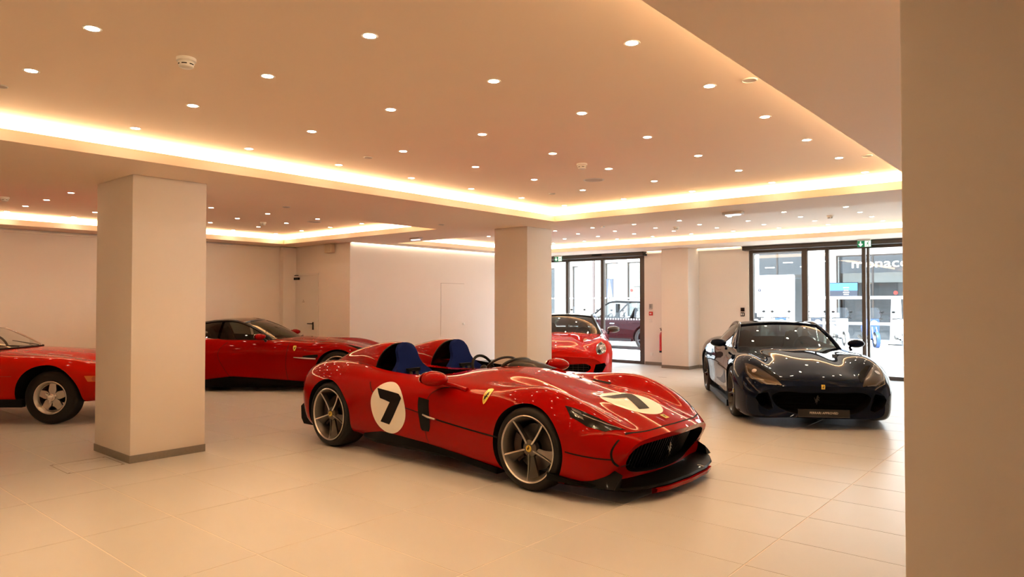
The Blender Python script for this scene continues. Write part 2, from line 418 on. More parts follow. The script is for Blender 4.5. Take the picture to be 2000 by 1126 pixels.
# ------------------------------------------------------------------ glazed entrances
frost = mat('frosted_band', (0.9, 0.92, 0.93), 0.6)
_nt = frost.node_tree; _tl = _nt.nodes.new('ShaderNodeBsdfTranslucent'); _tl.inputs[0].default_value = (0.95, 0.96, 0.97, 1); _mx = _nt.nodes.new('ShaderNodeMixShader'); _mx.inputs[0].default_value = 0.75
_nt.links.new(_nt.nodes['Principled BSDF'].outputs[0], _mx.inputs[1]); _nt.links.new(_tl.outputs[0], _mx.inputs[2]); _nt.links.new(_mx.outputs[0], _nt.nodes['Material Output'].inputs[0])
def text_mesh(s, size, ext=0.002, mat_=None, name='lettering', parent=None, align='CENTER'):
    cu = bpy.data.curves.new(name, 'FONT'); cu.body = s; cu.size = size; cu.extrude = ext; cu.align_x = align; cu.align_y = 'CENTER'; cu.resolution_u = 3
    o = bpy.data.objects.new(name, cu); COL.objects.link(o)
    dg = bpy.context.evaluated_depsgraph_get(); me = bpy.data.meshes.new_from_object(o.evaluated_get(dg))
    bpy.data.objects.remove(o); bpy.data.curves.remove(cu)
    me.materials.clear(); me.materials.append(mat_)
    return mobj(name, me, parent)
def glazing(name, x0, x1_, posts, label):
    r = struct(empty(name, (0, 0, 0)), label)
    yf, yb = Y1 + 0.02, Y1 + 0.10
    for a, b in posts: boxobj('post', bronze, a, b, yf, yb, 0, HZ, r)
    boxobj('top_rail', bronze, x0, x1_, yf + 0.01, yb - 0.01, HZ - 0.09, HZ, r)
    boxobj('bottom_rail', bronze, x0, x1_, yf + 0.01, yb - 0.01, 0, 0.075, r)
    h = boxobj('door_operator', bronze, x0 - 0.09, x1_ + 0.06, Y1 - 0.17, Y1 + 0.03, HZ - 0.03, S - 0.002, r); bevel(h, 0.008)
    boxobj('end_cap', black_m, x1_ + 0.055, x1_ + 0.075, Y1 - 0.175, Y1 + 0.03, HZ - 0.035, S - 0.001, r)
    for (a, b), (c, d) in zip(posts[:-1], posts[1:]):
        if c - b < 0.06: continue
        boxobj('pane', win_glass, b, c, yf + 0.035, yf + 0.045, 0.075, HZ - 0.09, r)
    return r
P1 = [(-12.0, -11.93), (-11.175, -11.085), (-10.038, -9.943), (-8.86, -8.72)]
g1 = glazing('window_1', -12.0, -8.72, P1, 'sliding glass street entrance behind the half hidden red car')
P2 = [(-6.03, -5.953), (-4.886, -4.771), (-4.399, -4.333), (-3.695, -3.628), (-3.60, -3.554), (-2.30, -2.23), (-0.9, -0.8), (0.53, 0.6)]
g2 = glazing('window_2', -6.04, 0.6, P2, 'wide glass street entrance behind the dark blue car')
boxobj('motion_sensor', black_m, -10.17, -9.89, Y1 - 0.20, Y1 - 0.171, 2.775, 2.82, g1)
dots = MB()
for (a, b), (c, d) in zip(P1[:-1], P1[1:]):
    n = int((c - b) / 0.075)
    for k in range(n):
        x = b + (k + 0.5) * (c - b) / n
        for zc in (1.125, 1.667): dots.box(x - 0.022, x + 0.022, Y1 + 0.050, Y1 + 0.0545, zc - 0.02, zc + 0.02)
tag(dots.build('dot_band', frost, g1), kind='stuff')
for (a, b), (c, d) in zip(P2[:-1], P2[1:]):
    if c - b < 0.06 or b < -5.5: continue
    for z0, z1_ in ((1.625, 1.69), (1.095, 1.155)): boxobj('frosted_band', frost, b, c, Y1 + 0.051, Y1 + 0.0545, z0, z1_, g2)
# exit signs
green = mat('exit_green', (0.0, 0.16, 0.07), 0.4, emit=(0.0, 0.25, 0.10), estr=0.35)
glow_white = mat('exit_white', (0.85, 0.9, 0.85), 0.4, emit=(0.9, 1.0, 0.9), estr=0.8)
def exit_sign(x, y, label):
    r = empty('exit_sign', (x, y, S))
    boxobj('bracket', white_m, -0.12, 0.12, -0.02, 0.02, -0.03, -0.002, r)
    boxobj('panel', green, -0.125, 0.125, -0.008, 0.008, -0.155, -0.03, r)
    boxobj('white_half', glow_white, 0.012, 0.12, -0.0095, -0.0081, -0.150, -0.036, r)
    arrow = [(-0.065, -0.145), (-0.105, -0.10), (-0.09, -0.085), (-0.075, -0.10), (-0.075, -0.042), (-0.055, -0.042), (-0.055, -0.10), (-0.04, -0.085), (-0.025, -0.10)]
    MB().prism(arrow, 'y', -0.0105, -0.0081).build('arrow', glow_white, r)
    man = MB()
    man.prism([(0.078 + 0.011 * math.cos(R(a)), -0.053 + 0.011 * math.sin(R(a))) for a in range(0, 360, 45)], 'y', -0.0115, -0.0096)
    man.prism([(0.058, -0.068), (0.078, -0.066), (0.072, -0.10), (0.054, -0.098)], 'y', -0.0115, -0.0096)
    man.prism([(0.072, -0.07), (0.096, -0.085), (0.092, -0.092), (0.07, -0.08)], 'y', -0.0115, -0.0096)
    man.prism([(0.058, -0.068), (0.036, -0.082), (0.04, -0.09), (0.06, -0.078)], 'y', -0.0115, -0.0096)
    man.prism([(0.062, -0.098), (0.072, -0.10), (0.092, -0.122), (0.084, -0.145), (0.074, -0.145), (0.078, -0.124)], 'y', -0.0115, -0.0096)
    man.prism([(0.054, -0.098), (0.064, -0.10), (0.05, -0.13), (0.024, -0.138), (0.022, -0.128), (0.042, -0.122)], 'y', -0.0115, -0.0096)
    man.build('running_figure', green, r)
    tag(r, label, 'exit sign', 'green exit signs')
exit_sign(-11.17, 15.12, 'green exit sign above the entrance behind the half hidden red car')
exit_sign(-3.56, 15.12, 'green exit sign above the wide entrance on the right')
# things on the street wall
def wallbox(name, x, z, w, h, d, m, label, cat):
    r = empty(name, (x, Y1, z)); bevel(boxobj('case', m, -w / 2, w / 2, -d, 0, -h / 2, h / 2, r), 0.004); tag(r, label, cat); return r
r = wallbox('intercom', -8.535, 1.45, 0.085, 0.135, 0.03, mat('grey_plastic', (0.45, 0.43, 0.41), 0.5), 'grey wall intercom above the red call point', 'intercom')
for k in range(3): boxobj('slot', black_m, -0.025, 0.025, -0.032, -0.029, 0.04 - k * 0.03, 0.05 - k * 0.03, r)
r = wallbox('fire_call_point', -8.53, 1.278, 0.095, 0.095, 0.035, mat('red_plastic', (0.6, 0.02, 0.015), 0.4), 'small red fire call point beside the left entrance', 'call point')
boxobj('window', white_m, -0.025, 0.025, -0.038, -0.034, -0.015, 0.015, r)
r = wallbox('light_switch', -8.54, 1.10, 0.08, 0.08, 0.012, white_m, 'white light switch below the red call point', 'switch'); boxobj('rocker', white_m, -0.025, 0.025, -0.017, -0.0121, -0.025, 0.025, r)
r = wallbox('wall_socket', -8.525, 0.265, 0.08, 0.08, 0.012, white_m, 'white wall socket near the floor by the left entrance', 'socket'); MB().lathe([(0.03, -0.0125), (0.028, -0.006), (0.0001, -0.006)], 'y', 20).build('recess', mat('grey_plastic', (0.45, 0.43, 0.41)), r)
r = wallbox('card_reader', -6.187, 1.395, 0.085, 0.085, 0.03, black_m, 'black card reader left of the wide entrance', 'card reader'); boxobj('display', mat('dark_screen', (0.02, 0.02, 0.02), 0.1), -0.028, 0.028, -0.0325, -0.03, -0.02, 0.02, r)
r = wallbox('key_switch', -6.187, 1.285, 0.085, 0.085, 0.03, black_m, 'key switch below the card reader', 'key switch')
for k in (-1, 1): boxobj('button', white_m, k * 0.02 - 0.012, k * 0.02 + 0.012, -0.034, -0.03, -0.025, 0.025, r)
# fire extinguisher
r = empty('fire_extinguisher', (-8.17, Y1 - 0.10, 0.33))
exr = mat('extinguisher_red', (0.55, 0.012, 0.01), 0.3, coat=0.6)
MB().lathe([(0.0001, 0), (0.07, 0), (0.078, 0.02), (0.078, 0.42), (0.06, 0.48), (0.025, 0.51), (0.025, 0.54), (0.0001, 0.54)], n=24).build('cylinder', exr, r, 40)
MB().lathe([(0.079, 0.001), (0.079, 0.045)], n=24).build('foot', black_m, r)
MB().box(-0.02, 0.02, -0.06, 0.03, 0.54, 0.57).box(-0.014, 0.014, -0.11, 0.0, 0.585, 0.60).build('lever', black_m, r)
MB().tube([(0.02, -0.02, 0.55), (0.09, -0.04, 0.52), (0.10, -0.05, 0.4), (0.09, -0.05, 0.25)], 0.012, 8).build('hose', black_m, r, 60)
boxobj('wall_bracket', black_m, -0.03, 0.03, 0.07, 0.0995, 0.2, 0.3, r)
tag(r, 'red fire extinguisher hung behind the column at the street wall', 'fire extinguisher')
# service door in the return wall
door_m = vary(mat('door_paint', (0.76, 0.73, 0.69), 0.5), 5, 0.03)
joint_m = mat('joint_shadow', (0.22, 0.17, 0.13), 0.8)
d = struct(empty('door_1', (-13.69, WB, 0)), 'plain service door with black lever handle')
y = -0.02
for a, b, z0, z1_ in ((-0.545, -0.50, 0, 2.21), (0.50, 0.545, 0, 2.21), (-0.50, 0.50, 2.165, 2.21)): boxobj('frame', door_m, a, b, y - 0.004, -0.001, z0, z1_, d)
boxobj('leaf', door_m, -0.495, 0.495, -0.014, -0.002, 0.01, 2.16, d)
for z0 in (0.35, 1.02, 1.80):
    boxobj('hinge', steel_base, -0.515, -0.495, -0.036, -0.0245, z0, z0 + 0.15, d)
hd = MB().box(0.34, 0.375, -0.03, -0.0142, 0.95, 1.12).build('handle_plate', black_m, d)
MB().tube([(0.357, -0.025, 1.085), (0.357, -0.06, 1.085), (0.25, -0.062, 1.085), (0.20, -0.062, 1.085)], 0.011, 10).build('lever', black_m, hd, 60)
cl = boxobj('door_closer', black_m, -0.37, -0.18, -0.065, -0.0142, 2.07, 2.125, d)
MB().box(-0.66, -0.20, -0.05, -0.035, 2.165, 2.18).build('closer_arm', black_m, cl)
for k, (w, z0) in enumerate(((0.045, 1.60), (0.085, 1.565))): boxobj('small_print', joint_m, -0.03 - w / 2, -0.03 + w / 2, -0.0155, -0.0141, z0, z0 + 0.012, d)
r = empty('wall_speaker', (-12.68, WB - 0.001, 2.725))
bevel(boxobj('case', mat('cream_plastic', (0.72, 0.62, 0.46), 0.5), -0.13, 0.13, -0.10, 0, -0.095, 0.095, r), 0.012)
bevel(boxobj('grille', mat('cream_cloth', (0.62, 0.52, 0.38), 0.7), -0.09, 0.09, -0.106, -0.1001, -0.075, 0.075, r), 0.002, 1)
tag(r, 'cream box speaker high on the return wall', 'wall speaker')
# cupboard door in the panelled wall
d = struct(empty('door_2', (XP, 11.94, 0)), 'flush cupboard door with a round knob')
boxobj('joint', joint_m, 0.0005, 0.0015, -0.402, 0.402, 0.0, 2.022, d)
boxobj('leaf', wall_m, 0.0005, 0.006, -0.397, 0.397, 0.005, 2.017, d)
MB().lathe([(0.012, 0.006), (0.012, 0.03), (0.032, 0.04), (0.034, 0.052), (0.024, 0.062), (0.0001, 0.064)], 'x', 20, (0, 0.345, 1.03)).build('knob', white_m, d, 50)
# access cover in the floor by the left column
r = empty('floor_hatch', (-7.468, 2.465, 0))
for a, b, c, e in ((-0.25, 0.25, -0.245, -0.239), (-0.25, 0.25, 0.239, 0.245), (-0.25, -0.244, -0.239, 0.239), (0.244, 0.25, -0.239, 0.239)): boxobj('edge_strip', steel_base, a, b, c, e, 0.0, 0.0012, r)
for a in (-0.235, 0.235):
    for c in (-0.225, 0.225): MB().lathe([(0.009, 0), (0.009, 0.0014), (0.0001, 0.0014)], n=10, c=(a, c, 0)).build('screw', joint_m, r)
tag(r, 'square floor hatch outlined in metal beside the left column', 'floor hatch')
r = empty('floor_hatch', (-6.95, 13.05, 0)); boxobj('edge_strip', steel_base, -0.09, 0.09, -0.02, 0.02, 0, 0.0012, r)
tag(r, 'tiny dark floor plate in front of the street wall column', 'floor plate')

# ------------------------------------------------------------------ the street outside
pave_m = vary(mat('pavement', (0.62, 0.60, 0.57), 0.8), 2, 0.12)
road_m = vary(mat('asphalt', (0.30, 0.30, 0.31), 0.85), 6, 0.2, 0.1)
stone_m = vary(mat('pale_stone', (0.80, 0.76, 0.70), 0.8), 1.2, 0.10, 0.05)
YF = 30.0
struct(boxobj('pavement_near', pave_m, -45, 20, Y1 + 0.051, 17.6, -0.1, -0.005)); struct(boxobj('road', road_m, -45, 20, 17.6, 19.2, -0.1, -0.03))
struct(boxobj('pavement_far', pave_m, -45, 20, 19.2, YF, -0.1, -0.01))
struct(boxobj('kerb', stone_m, -45, 20, 17.5, 17.62, -0.1, 0.0))
b = empty('shop_building', (0, YF, 0)); YB = 0
shop_dark = vary(mat('shop_interior', (0.16, 0.15, 0.15), 0.6), 1.5, 0.5)
shop_warm = mat('shop_shelves', (0.42, 0.34, 0.27), 0.6)
shopgl = glass('shop_glass', (0.8, 0.82, 0.82))
# openings (x0, x1, z0, z1, interior)
opens = [(-24.2, -22.4, 0.2, 3.4, 0), (-21.30, -20.85, 0.9, 3.45, 0), (-19.25, -18.42, 0.1, 3.55, 1), (-17.95, -15.5, 0.6, 3.55, 1), (-14.6, -12.6, 0.3, 3.4, 0), (-11.6, -8.45, 0.1, 3.7, 0), (-8.15, -5.45, 0.1, 3.45, 0), (-4.9, -2.0, 0.1, 3.45, 0)]
xcur = -45
for x0, x1_, z0, z1_, k in opens:
    boxobj('wall_pier', stone_m, xcur, x0, YB, YB + 0.5, -0.05, 3.9, b); xcur = x1_
    boxobj('wall_lintel', stone_m, x0, x1_, YB, YB + 0.5, z1_, 3.9, b)
    if z0 > 0.15: boxobj('wall_sill', stone_m, x0, x1_, YB, YB + 0.5, -0.05, z0, b)
    bk = boxobj('shop_back', shop_dark if k == 0 else mat('shop_pale', (0.75, 0.68, 0.58), 0.7), x0 - 0.2, x1_ + 0.2, YB + 1.4, YB + 1.45, 0, 3.9, b)
    wf = MB(); t = 0.05
    wf.box(x0, x0 + t, YB + 0.12, YB + 0.2, z0, z1_).box(x1_ - t, x1_, YB + 0.12, YB + 0.2, z0, z1_).box(x0 + t, x1_ - t, YB + 0.12, YB + 0.2, z1_ - t, z1_)
    n = max(1, round((x1_ - x0) / 1.1))
    for q in range(1, n): xx = x0 + (x1_ - x0) * q / n; wf.box(xx - 0.03, xx + 0.03, YB + 0.12, YB + 0.2, z0, z1_ - t)
    f = wf.build('window', bronze, b)
    boxobj('pane', shopgl, x0 + t, x1_ - t, YB + 0.155, YB + 0.165, z0, z1_ - t, f)
boxobj('wall_pier', stone_m, xcur, 20, YB, YB + 0.5, -0.05, 3.9, b)
boxobj('upper_wall', stone_m, -45, 20, YB, YB + 0.5, 3.9, 11.0, b); boxobj('cornice', stone_m, -45, 20, YB - 0.12, YB, 3.85, 4.05, b)
boxobj('pilaster', mat('terracotta', (0.55, 0.30, 0.18), 0.7), -21.62, -21.33, YB - 0.06, YB, 0, 3.5, b)
boxobj('pilaster', mat('taupe', (0.30, 0.26, 0.23), 0.7), -20.6, -20.4, YB - 0.08, YB, 0, 3.7, b)
boxobj('pilaster', mat('taupe_dark', (0.10, 0.075, 0.07), 0.7), -19.92, -19.80, YB - 0.08, YB, 0, 3.7, b)
for x in (-8.63,): boxobj('pilaster', stone_m, x - 0.27, x + 0.27, -1.2, -0.7, 0, 4.0, b)
boxobj('canopy', stone_m, -12, 6, -1.3, 0, 4.0, 4.25, b)
# shop contents
for k in range(3): boxobj('shelf', shop_warm, -17.9, -15.6, 0.6, 0.9, 1.2 + k * 0.55, 1.26 + k * 0.55, b)
for k in range(4): boxobj('ceiling_lamp', emis('shop_lamp', (1, 0.95, 0.85), 4), -11.2 + k * 0.75, -10.8 + k * 0.75, 0.5 + 0.1 * (k % 2), 0.56 + 0.1 * (k % 2), 3.05 + 0.2 * (k % 2), 3.09 + 0.2 * (k % 2), b)
boxobj('shop_band', mat('shop_band', (0.42, 0.40, 0.38), 0.6), -8.1, -5.5, 0.9, 1.0, 2.35, 2.75, b)
tag(b, 'sunlit pale stone building with shop windows across the street', 'building')
# lettered shop sign, advertising board, posters
o = text_mesh('monaco', 0.50, 0.02, emis('sign_letters', (1, 0.98, 0.95), 5.0)); o.name = 'shop_sign'
o.location = (-6.53, YF + 0.08, 3.08); o.rotation_euler = (R(90), 0, 0); o.scale = (1.30, 1.0, 1)
tag(o, 'bright white letters of the shop sign across the street', 'sign')
r = empty('advertising_board', (-9.80, 27.7, 0))
bevel(MB().prism(rrect(-0.77, 0.77, -0.01, 2.63, 0.06), 'y', -0.05, 0.05).build('board', mat('board_white', (0.9, 0.9, 0.9), 0.5), r), 0.004)
MB().lathe([(0.068, -0.056), (0.068, -0.0505)], 'y', 24, (-0.58, 0, 2.03)).lathe([(0.0001, -0.056), (0.068, -0.056)], 'y', 24, (-0.58, 0, 2.03)).build('emblem', mat('emblem_black', (0.03, 0.03, 0.05), 0.5), r)
MB().box(-0.585, -0.575, -0.059, -0.0565, 1.985, 2.075).box(-0.605, -0.555, -0.059, -0.0565, 2.04, 2.05).build('emblem_mark', mat('grey_plastic', (0.45, 0.43, 0.41)), r)
tag(r, 'large white board with a small round emblem behind the scooters', 'board')
r = empty('poster', (-7.46, 28.5, 2.02)); boxobj('frame', black_m, -0.52, 0.52, 0.0, 0.04, -0.30, 0.29, r)
boxobj('sky_print', mat('poster_blue', (0.05, 0.16, 0.42), 0.4), -0.5, 0.5, -0.003, -0.0005, -0.02, 0.27, r); boxobj('ground_print', mat('poster_dark', (0.03, 0.035, 0.05), 0.4), -0.5, 0.5, -0.003, -0.0005, -0.28, -0.021, r)
for k, (w, zz) in enumerate(((0.2, 0.08), (0.16, -0.02), (0.22, -0.10), (0.18, -0.18))): boxobj('text_line', white_m, 0.1 - w / 2, 0.1 + w / 2, -0.006, -0.0035, zz, zz + 0.025, r)
boxobj('stand', black_m, -0.04, 0.04, 0.01, 0.03, -2.04, -0.3, r)
tag(r, 'blue landscape poster on a stand left of the shop sign', 'poster')
r = empty('poster', (-18.89, YF - 0.03, 2.235)); boxobj('frame', black_m, -0.21, 0.21, 0, 0.028, -0.5, 0.5, r)
boxobj('print', mat('poster_grey', (0.06, 0.07, 0.10), 0.4), -0.2, 0.2, -0.003, -0.0005, -0.49, 0.49, r)
MB().prism([(-0.06, 0.45), (0.0, 0.45), (0.17, -0.45), (-0.15, -0.45)], 'y', -0.006, -0.0035).build('figure', mat('poster_pale', (0.18, 0.22, 0.34), 0.4), r)
tag(r, 'narrow dark poster with a pale dress on the far shop front', 'poster')
for x, z0, lb in ((-17.69, 2.13, 'upper round red lamp'), (-5.98, 1.92, 'round red logo lamp under the shop sign')):
    o = MB().lathe([(0.0001, 0), (0.07, 0), (0.07, 0.04), (0.0001, 0.04)], 'y', 20).build('red_disc', mat('red_disc', (0.8, 0.03, 0.02), 0.4, emit=(1, 0.05, 0.03), estr=0.8)); o.location = (x, YF + 0.05, z0)
    tag(o, lb + ' in the shop window across the street', 'sign')
# palm trunk
def palm(x, y):
    r = empty('palm_tree', (x, y, 0)); bark = vary(mat('palm_bark', (0.42, 0.30, 0.27), 0.9), 8, 0.4, 0.5)
    prof = [(0.0001, 0)]
    for k in range(44): prof += [(0.15 - 0.001 * k, 0.16 * k), (0.132 - 0.001 * k, 0.16 * k + 0.13)]
    MB().lathe(prof, n=16).build('trunk', bark, r, 30)
    frm = vary(mat('palm_frond', (0.07, 0.16, 0.03), 0.6), 5, 0.4)
    for k in range(14):
        a = k * 2.4; m = MB(); L = 2.2; pts = []
        for q in range(9):
            t = q / 8; rr = L * t; zz = 7.0 + 0.9 * math.sin(t * 1.6) - 1.6 * t * t * (0.6 + 0.5 * (k % 3))
            pts.append((rr * math.cos(a), rr * math.sin(a), zz, 0.32 * math.sin(math.pi * min(1, t * 0.9 + 0.08))))
        for q in range(8):
            p, n_ = pts[q], pts[q + 1]; px, py = -math.sin(a), math.cos(a)
            for sgn in (-1, 1):
                m.add([(p[0], p[1], p[2]), (n_[0], n_[1], n_[2]), (n_[0] + sgn * px * n_[3], n_[1] + sgn * py * n_[3], n_[2] - n_[3] * 0.5), (p[0] + sgn * px * p[3], p[1] + sgn * py * p[3], p[2] - p[3] * 0.5)], [(0, 1, 2, 3)])
        m.build('frond', frm, r, recalc=False)
    tag(r, 'palm tree trunk on the far pavement beyond the left entrance', 'palm tree')
palm(-16.2, 26.9)

r = empty('banner_stand', (-5.62, 28.3, -.01)); MB().prism([(-.22, 0), (.22, 0), (.15, 1.68), (-.15, 1.68)], 'y', -.02, .02).build('banner', mat('board_white', (0.9, 0.9, 0.9), 0.5), r); MB().box(-.25, .25, -.15, .15, 0, .03).build('foot', black_m, r)
tag(r, 'short white banner stand under the right end of the shop sign', 'banner')
# ------------------------------------------------------------------ car building kit (local axes: x forward from the front axle, y left, z up)
def nspl(t, Y, tq):
    """natural cubic spline through Y(t), evaluated at tq"""
    t = np.asarray(t, float); Y = np.asarray(Y, float); n = len(t); h = np.diff(t)
    A = np.zeros((n, n)); B = np.zeros((n,) + Y.shape[1:])
    A[0, 0] = A[-1, -1] = 1
    for i in range(1, n - 1):
        A[i, i - 1], A[i, i], A[i, i + 1] = h[i - 1], 2 * (h[i - 1] + h[i]), h[i]
        B[i] = 6 * ((Y[i + 1] - Y[i]) / h[i] - (Y[i] - Y[i - 1]) / h[i - 1])
    M = np.linalg.solve(A, B.reshape(n, -1)).reshape(B.shape)
    tq = np.asarray(tq, float); k = np.clip(np.searchsorted(t, tq) - 1, 0, n - 2)
    sh = (slice(None),) + (None,) * (Y.ndim - 1)
    a = ((t[k + 1] - tq) / h[k])[sh]; b = ((tq - t[k]) / h[k])[sh]; hh = (h[k] ** 2 / 6)[sh]
    return a * Y[k] + b * Y[k + 1] + ((a ** 3 - a) * M[k] + (b ** 3 - b) * M[k + 1]) * hh
def curve3(pts, n):
    P = np.array(pts, float); t = np.r_[0, np.cumsum(np.linalg.norm(np.diff(P, axis=0), axis=1))]
    return nspl(t, P, np.linspace(0, t[-1], n))
def loft(rings, nu, nv):
    G = []
    for x0, cv, pts in rings:
        G.append([(x0 - cv * p[0] ** 2 + (p[2] if len(p) > 2 else 0), p[0], p[1]) for p in pts])
    G = np.array(G, float)
    mir = np.array([1, -1, 1.0]); k = 3
    E = np.concatenate([(G[:, 1:k + 1] * mir)[:, ::-1], G, (G[:, -k - 1:-1] * mir)[:, ::-1]], axis=1)
    tv = np.r_[0, np.cumsum(np.linalg.norm(np.diff(E, axis=1), axis=2).mean(0))]
    tu = np.r_[0, np.cumsum(np.linalg.norm(np.diff(G, axis=0), axis=2).mean(1))]
    E = nspl(tu, E, np.linspace(0, tu[-1], nu))
    a, b = tv[k], tv[k + G.shape[1] - 1]
    F = nspl(tv, E.transpose(1, 0, 2), np.linspace(a, b, nv)).transpose(1, 0, 2)
    F[:, 0, 1] = 0; F[:, -1, 1] = 0
    return F
def shell(F):
    """closed mesh from the half sections of a loft"""
    nu, nv, _ = F.shape; ring = 2 * nv - 2
    mb = MB()
    vs = []
    for i in range(nu):
        vs += [tuple(p) for p in F[i]] + [(p[0], -p[1], p[2]) for p in F[i][-2:0:-1]]
    fs = []
    for i in range(nu - 1):
        for j in range(ring):
            k = (j + 1) % ring
            fs.append((i * ring + j, i * ring + k, (i + 1) * ring + k, (i + 1) * ring + j))
    for i in (0, nu - 1):
        P = np.array(vs[i * ring:(i + 1) * ring]); c = P.mean(0); b = i * ring
        prev = list(range(b, b + ring))
        for s in (0.8, 0.5, 0.2):
            nb = len(vs); vs += [tuple(c + (p - c) * s) for p in P]
            fs += [(prev[j], prev[(j + 1) % ring], nb + (j + 1) % ring, nb + j) for j in range(ring)]
            prev = list(range(nb, nb + ring))
        vs.append(tuple(c)); fs += [(prev[j], prev[(j + 1) % ring], len(vs) - 1) for j in range(ring)]
    mb.add(vs, fs); return mb
def boolean(me, cutters, mats):
    """subtract MB cutters (each uses its own material index) from a mesh"""
    me.materials.clear()
    for m in mats: me.materials.append(m)
    o = bpy.data.objects.new('tmp', me); COL.objects.link(o); cs = []
    for c in cutters:
        cm = c.mesh('cut', mats); co = bpy.data.objects.new('cut', cm); COL.objects.link(co); cs.append(co)
        md = o.modifiers.new('b', 'BOOLEAN'); md.object = co; md.operation = 'DIFFERENCE'; md.solver = 'EXACT'; md.material_mode = 'INDEX'
    dg = bpy.context.evaluated_depsgraph_get(); out = bpy.data.meshes.new_from_object(o.evaluated_get(dg))
    for q in cs + [o]: bpy.data.objects.remove(q)
    return out
def split(me, mats, names, parent, smooth=35):
    """one child mesh per material index"""
    outs = []
    for i, nm in enumerate(names):
        bm = bmesh.new(); bm.from_mesh(me)
        bmesh.ops.delete(bm, geom=[f for f in bm.faces if f.material_index != i], context='FACES')
        if not bm.faces: bm.free(); outs.append(None); continue
        for f in bm.faces: f.material_index = 0
        def emit(bm_, name):
            m2 = bpy.data.meshes.new(name); bm_.to_mesh(m2); bm_.free()
            m2.materials.clear(); m2.materials.append(mats[i]); m2.shade_smooth(); m2.set_sharp_from_angle(angle=R(smooth))
            return mobj(name, m2, parent)
        if i == 0: outs.append(emit(bm, nm)); continue
        # every loose recess is a part of its own
        bm.faces.ensure_lookup_table(); seen = set(); isl = []
        for f in bm.faces:
            if f.index in seen: continue
            st, grp = [f], []; seen.add(f.index)
            while st:
                q = st.pop(); grp.append(q.index)
                for e in q.edges:
                    for g in e.link_faces:
                        if g.index not in seen: seen.add(g.index); st.append(g)
            isl.append(set(grp))
        for grp in isl:
            b2 = bm.copy(); b2.faces.ensure_lookup_table()
            bmesh.ops.delete(b2, geom=[f for f in b2.faces if f.index not in grp], context='FACES')
            c = sum((v.co for v in b2.verts), Vector()) / len(b2.verts)
            emit(b2, nm if nm != 'wheel_arch' else ('grille_recess' if c.x > .45 else ('cabin_tub' if abs(c.y) < .3 else 'wheel_arch')))
        bm.free(); outs.append(None)
    return outs
class Skin:
    """projects flat outlines onto a body surface"""
    def __init__(s, me):
        s.bvh = BVHTree.FromPolygons([v.co.copy() for v in me.vertices], [tuple(p.vertices) for p in me.polygons])
    def hit(s, mode, a, b):
        if mode == 'R': o, d = Vector((a, -3, b)), Vector((0, 1, 0))
        elif mode == 'L': o, d = Vector((a, 3, b)), Vector((0, -1, 0))
        elif mode == 'T': o, d = Vector((a, b, 3)), Vector((0, 0, -1))
        elif mode == 'F': o, d = Vector((4, a, b)), Vector((-1, 0, 0))
        elif mode == 'B': o, d = Vector((-8, a, b)), Vector((1, 0, 0))
        co, n, i, dist = s.bvh.ray_cast(o, d)
        if co is None: return None
        if n.dot(d) > 0: n = -n
        return co, n
    def grid(s, name, g, mode, mat_, parent, off=0.003, smooth=True):
        """g: rows of (a, b) points"""
        idx = {}; vs = []; fs = []
        for i, row in enumerate(g):
            for j, (a, b) in enumerate(row):
                h = s.hit(mode, a, b)
                if h: idx[(i, j)] = len(vs); vs.append(h[0] + h[1] * off)
        for i in range(len(g) - 1):
            for j in range(len(g[0]) - 1):
                q = [(i, j), (i, j + 1), (i + 1, j + 1), (i + 1, j)]
                if all(k in idx for k in q): fs.append(tuple(idx[k] for k in q))
        if not fs: return None
        me = MB().add(vs, fs).mesh(name, mat_, recalc=False)
        # face outward
        d = {'R': (0, -1, 0), 'L': (0, 1, 0), 'T': (0, 0, 1), 'F': (1, 0, 0), 'B': (-1, 0, 0)}[mode]
        if sum(p.normal.dot(Vector(d)) * p.area for p in me.polygons) < 0: me.flip_normals()
        if smooth: me.shade_smooth()
        return mobj(name, me, parent)
    def between(s, name, A, B, mode, mat_, parent, off=0.003, nu=16, nv=5):
        A = res2(A, nu); B = res2(B, nu)
        g = [[tuple(A[i] * (1 - t) + B[i] * t) for i in range(nu)] for t in np.linspace(0, 1, nv)]
        return s.grid(name, g, mode, mat_, parent, off)
    def disc(s, name, ca, cb, ra, rb, mode, mat_, parent, off=0.003, nr=7, nt=40):
        g = [[(ca + ra * t * math.cos(a), cb + rb * t * math.sin(a)) for a in np.linspace(0, 2 * math.pi, nt + 1)] for t in np.linspace(0.001, 1, nr)]
        return s.grid(name, g, mode, mat_, parent, off)
    def line(s, name, pts, w, mode, mat_, parent, off=0.002, n=40, smooth=True):
        P = np.array(pts, float)
        P = curve3(np.c_[P, np.zeros(len(P))], n)[:, :2] if smooth and len(P) > 2 else res2(pts, n)
        T = np.gradient(P, axis=0); T /= np.linalg.norm(T, axis=1, keepdims=True) + 1e-9; N = np.c_[-T[:, 1], T[:, 0]]
        return s.grid(name, [[tuple(p) for p in P - N * w / 2], [tuple(p) for p in P + N * w / 2]], mode, mat_, parent, off)
    def poly(s, name, pts, mode, mat_, parent, off=0.004):
        vs = []
        for a, b in pts:
            h = s.hit(mode, a, b)
            if not h: return None
            vs.append(h[0] + h[1] * off)
        tri = tessellate_polygon([[Vector((a, b, 0)) for a, b in pts]])
        me = MB().add(vs, [tuple(t) for t in tri]).mesh(name, mat_, recalc=False)
        d = {'R': (0, -1, 0), 'L': (0, 1, 0), 'T': (0, 0, 1), 'F': (1, 0, 0), 'B': (-1, 0, 0)}[mode]
        for p in me.polygons:
            if p.normal.dot(Vector(d)) < 0: p.flip()
        me.update(); return mobj(name, me, parent)
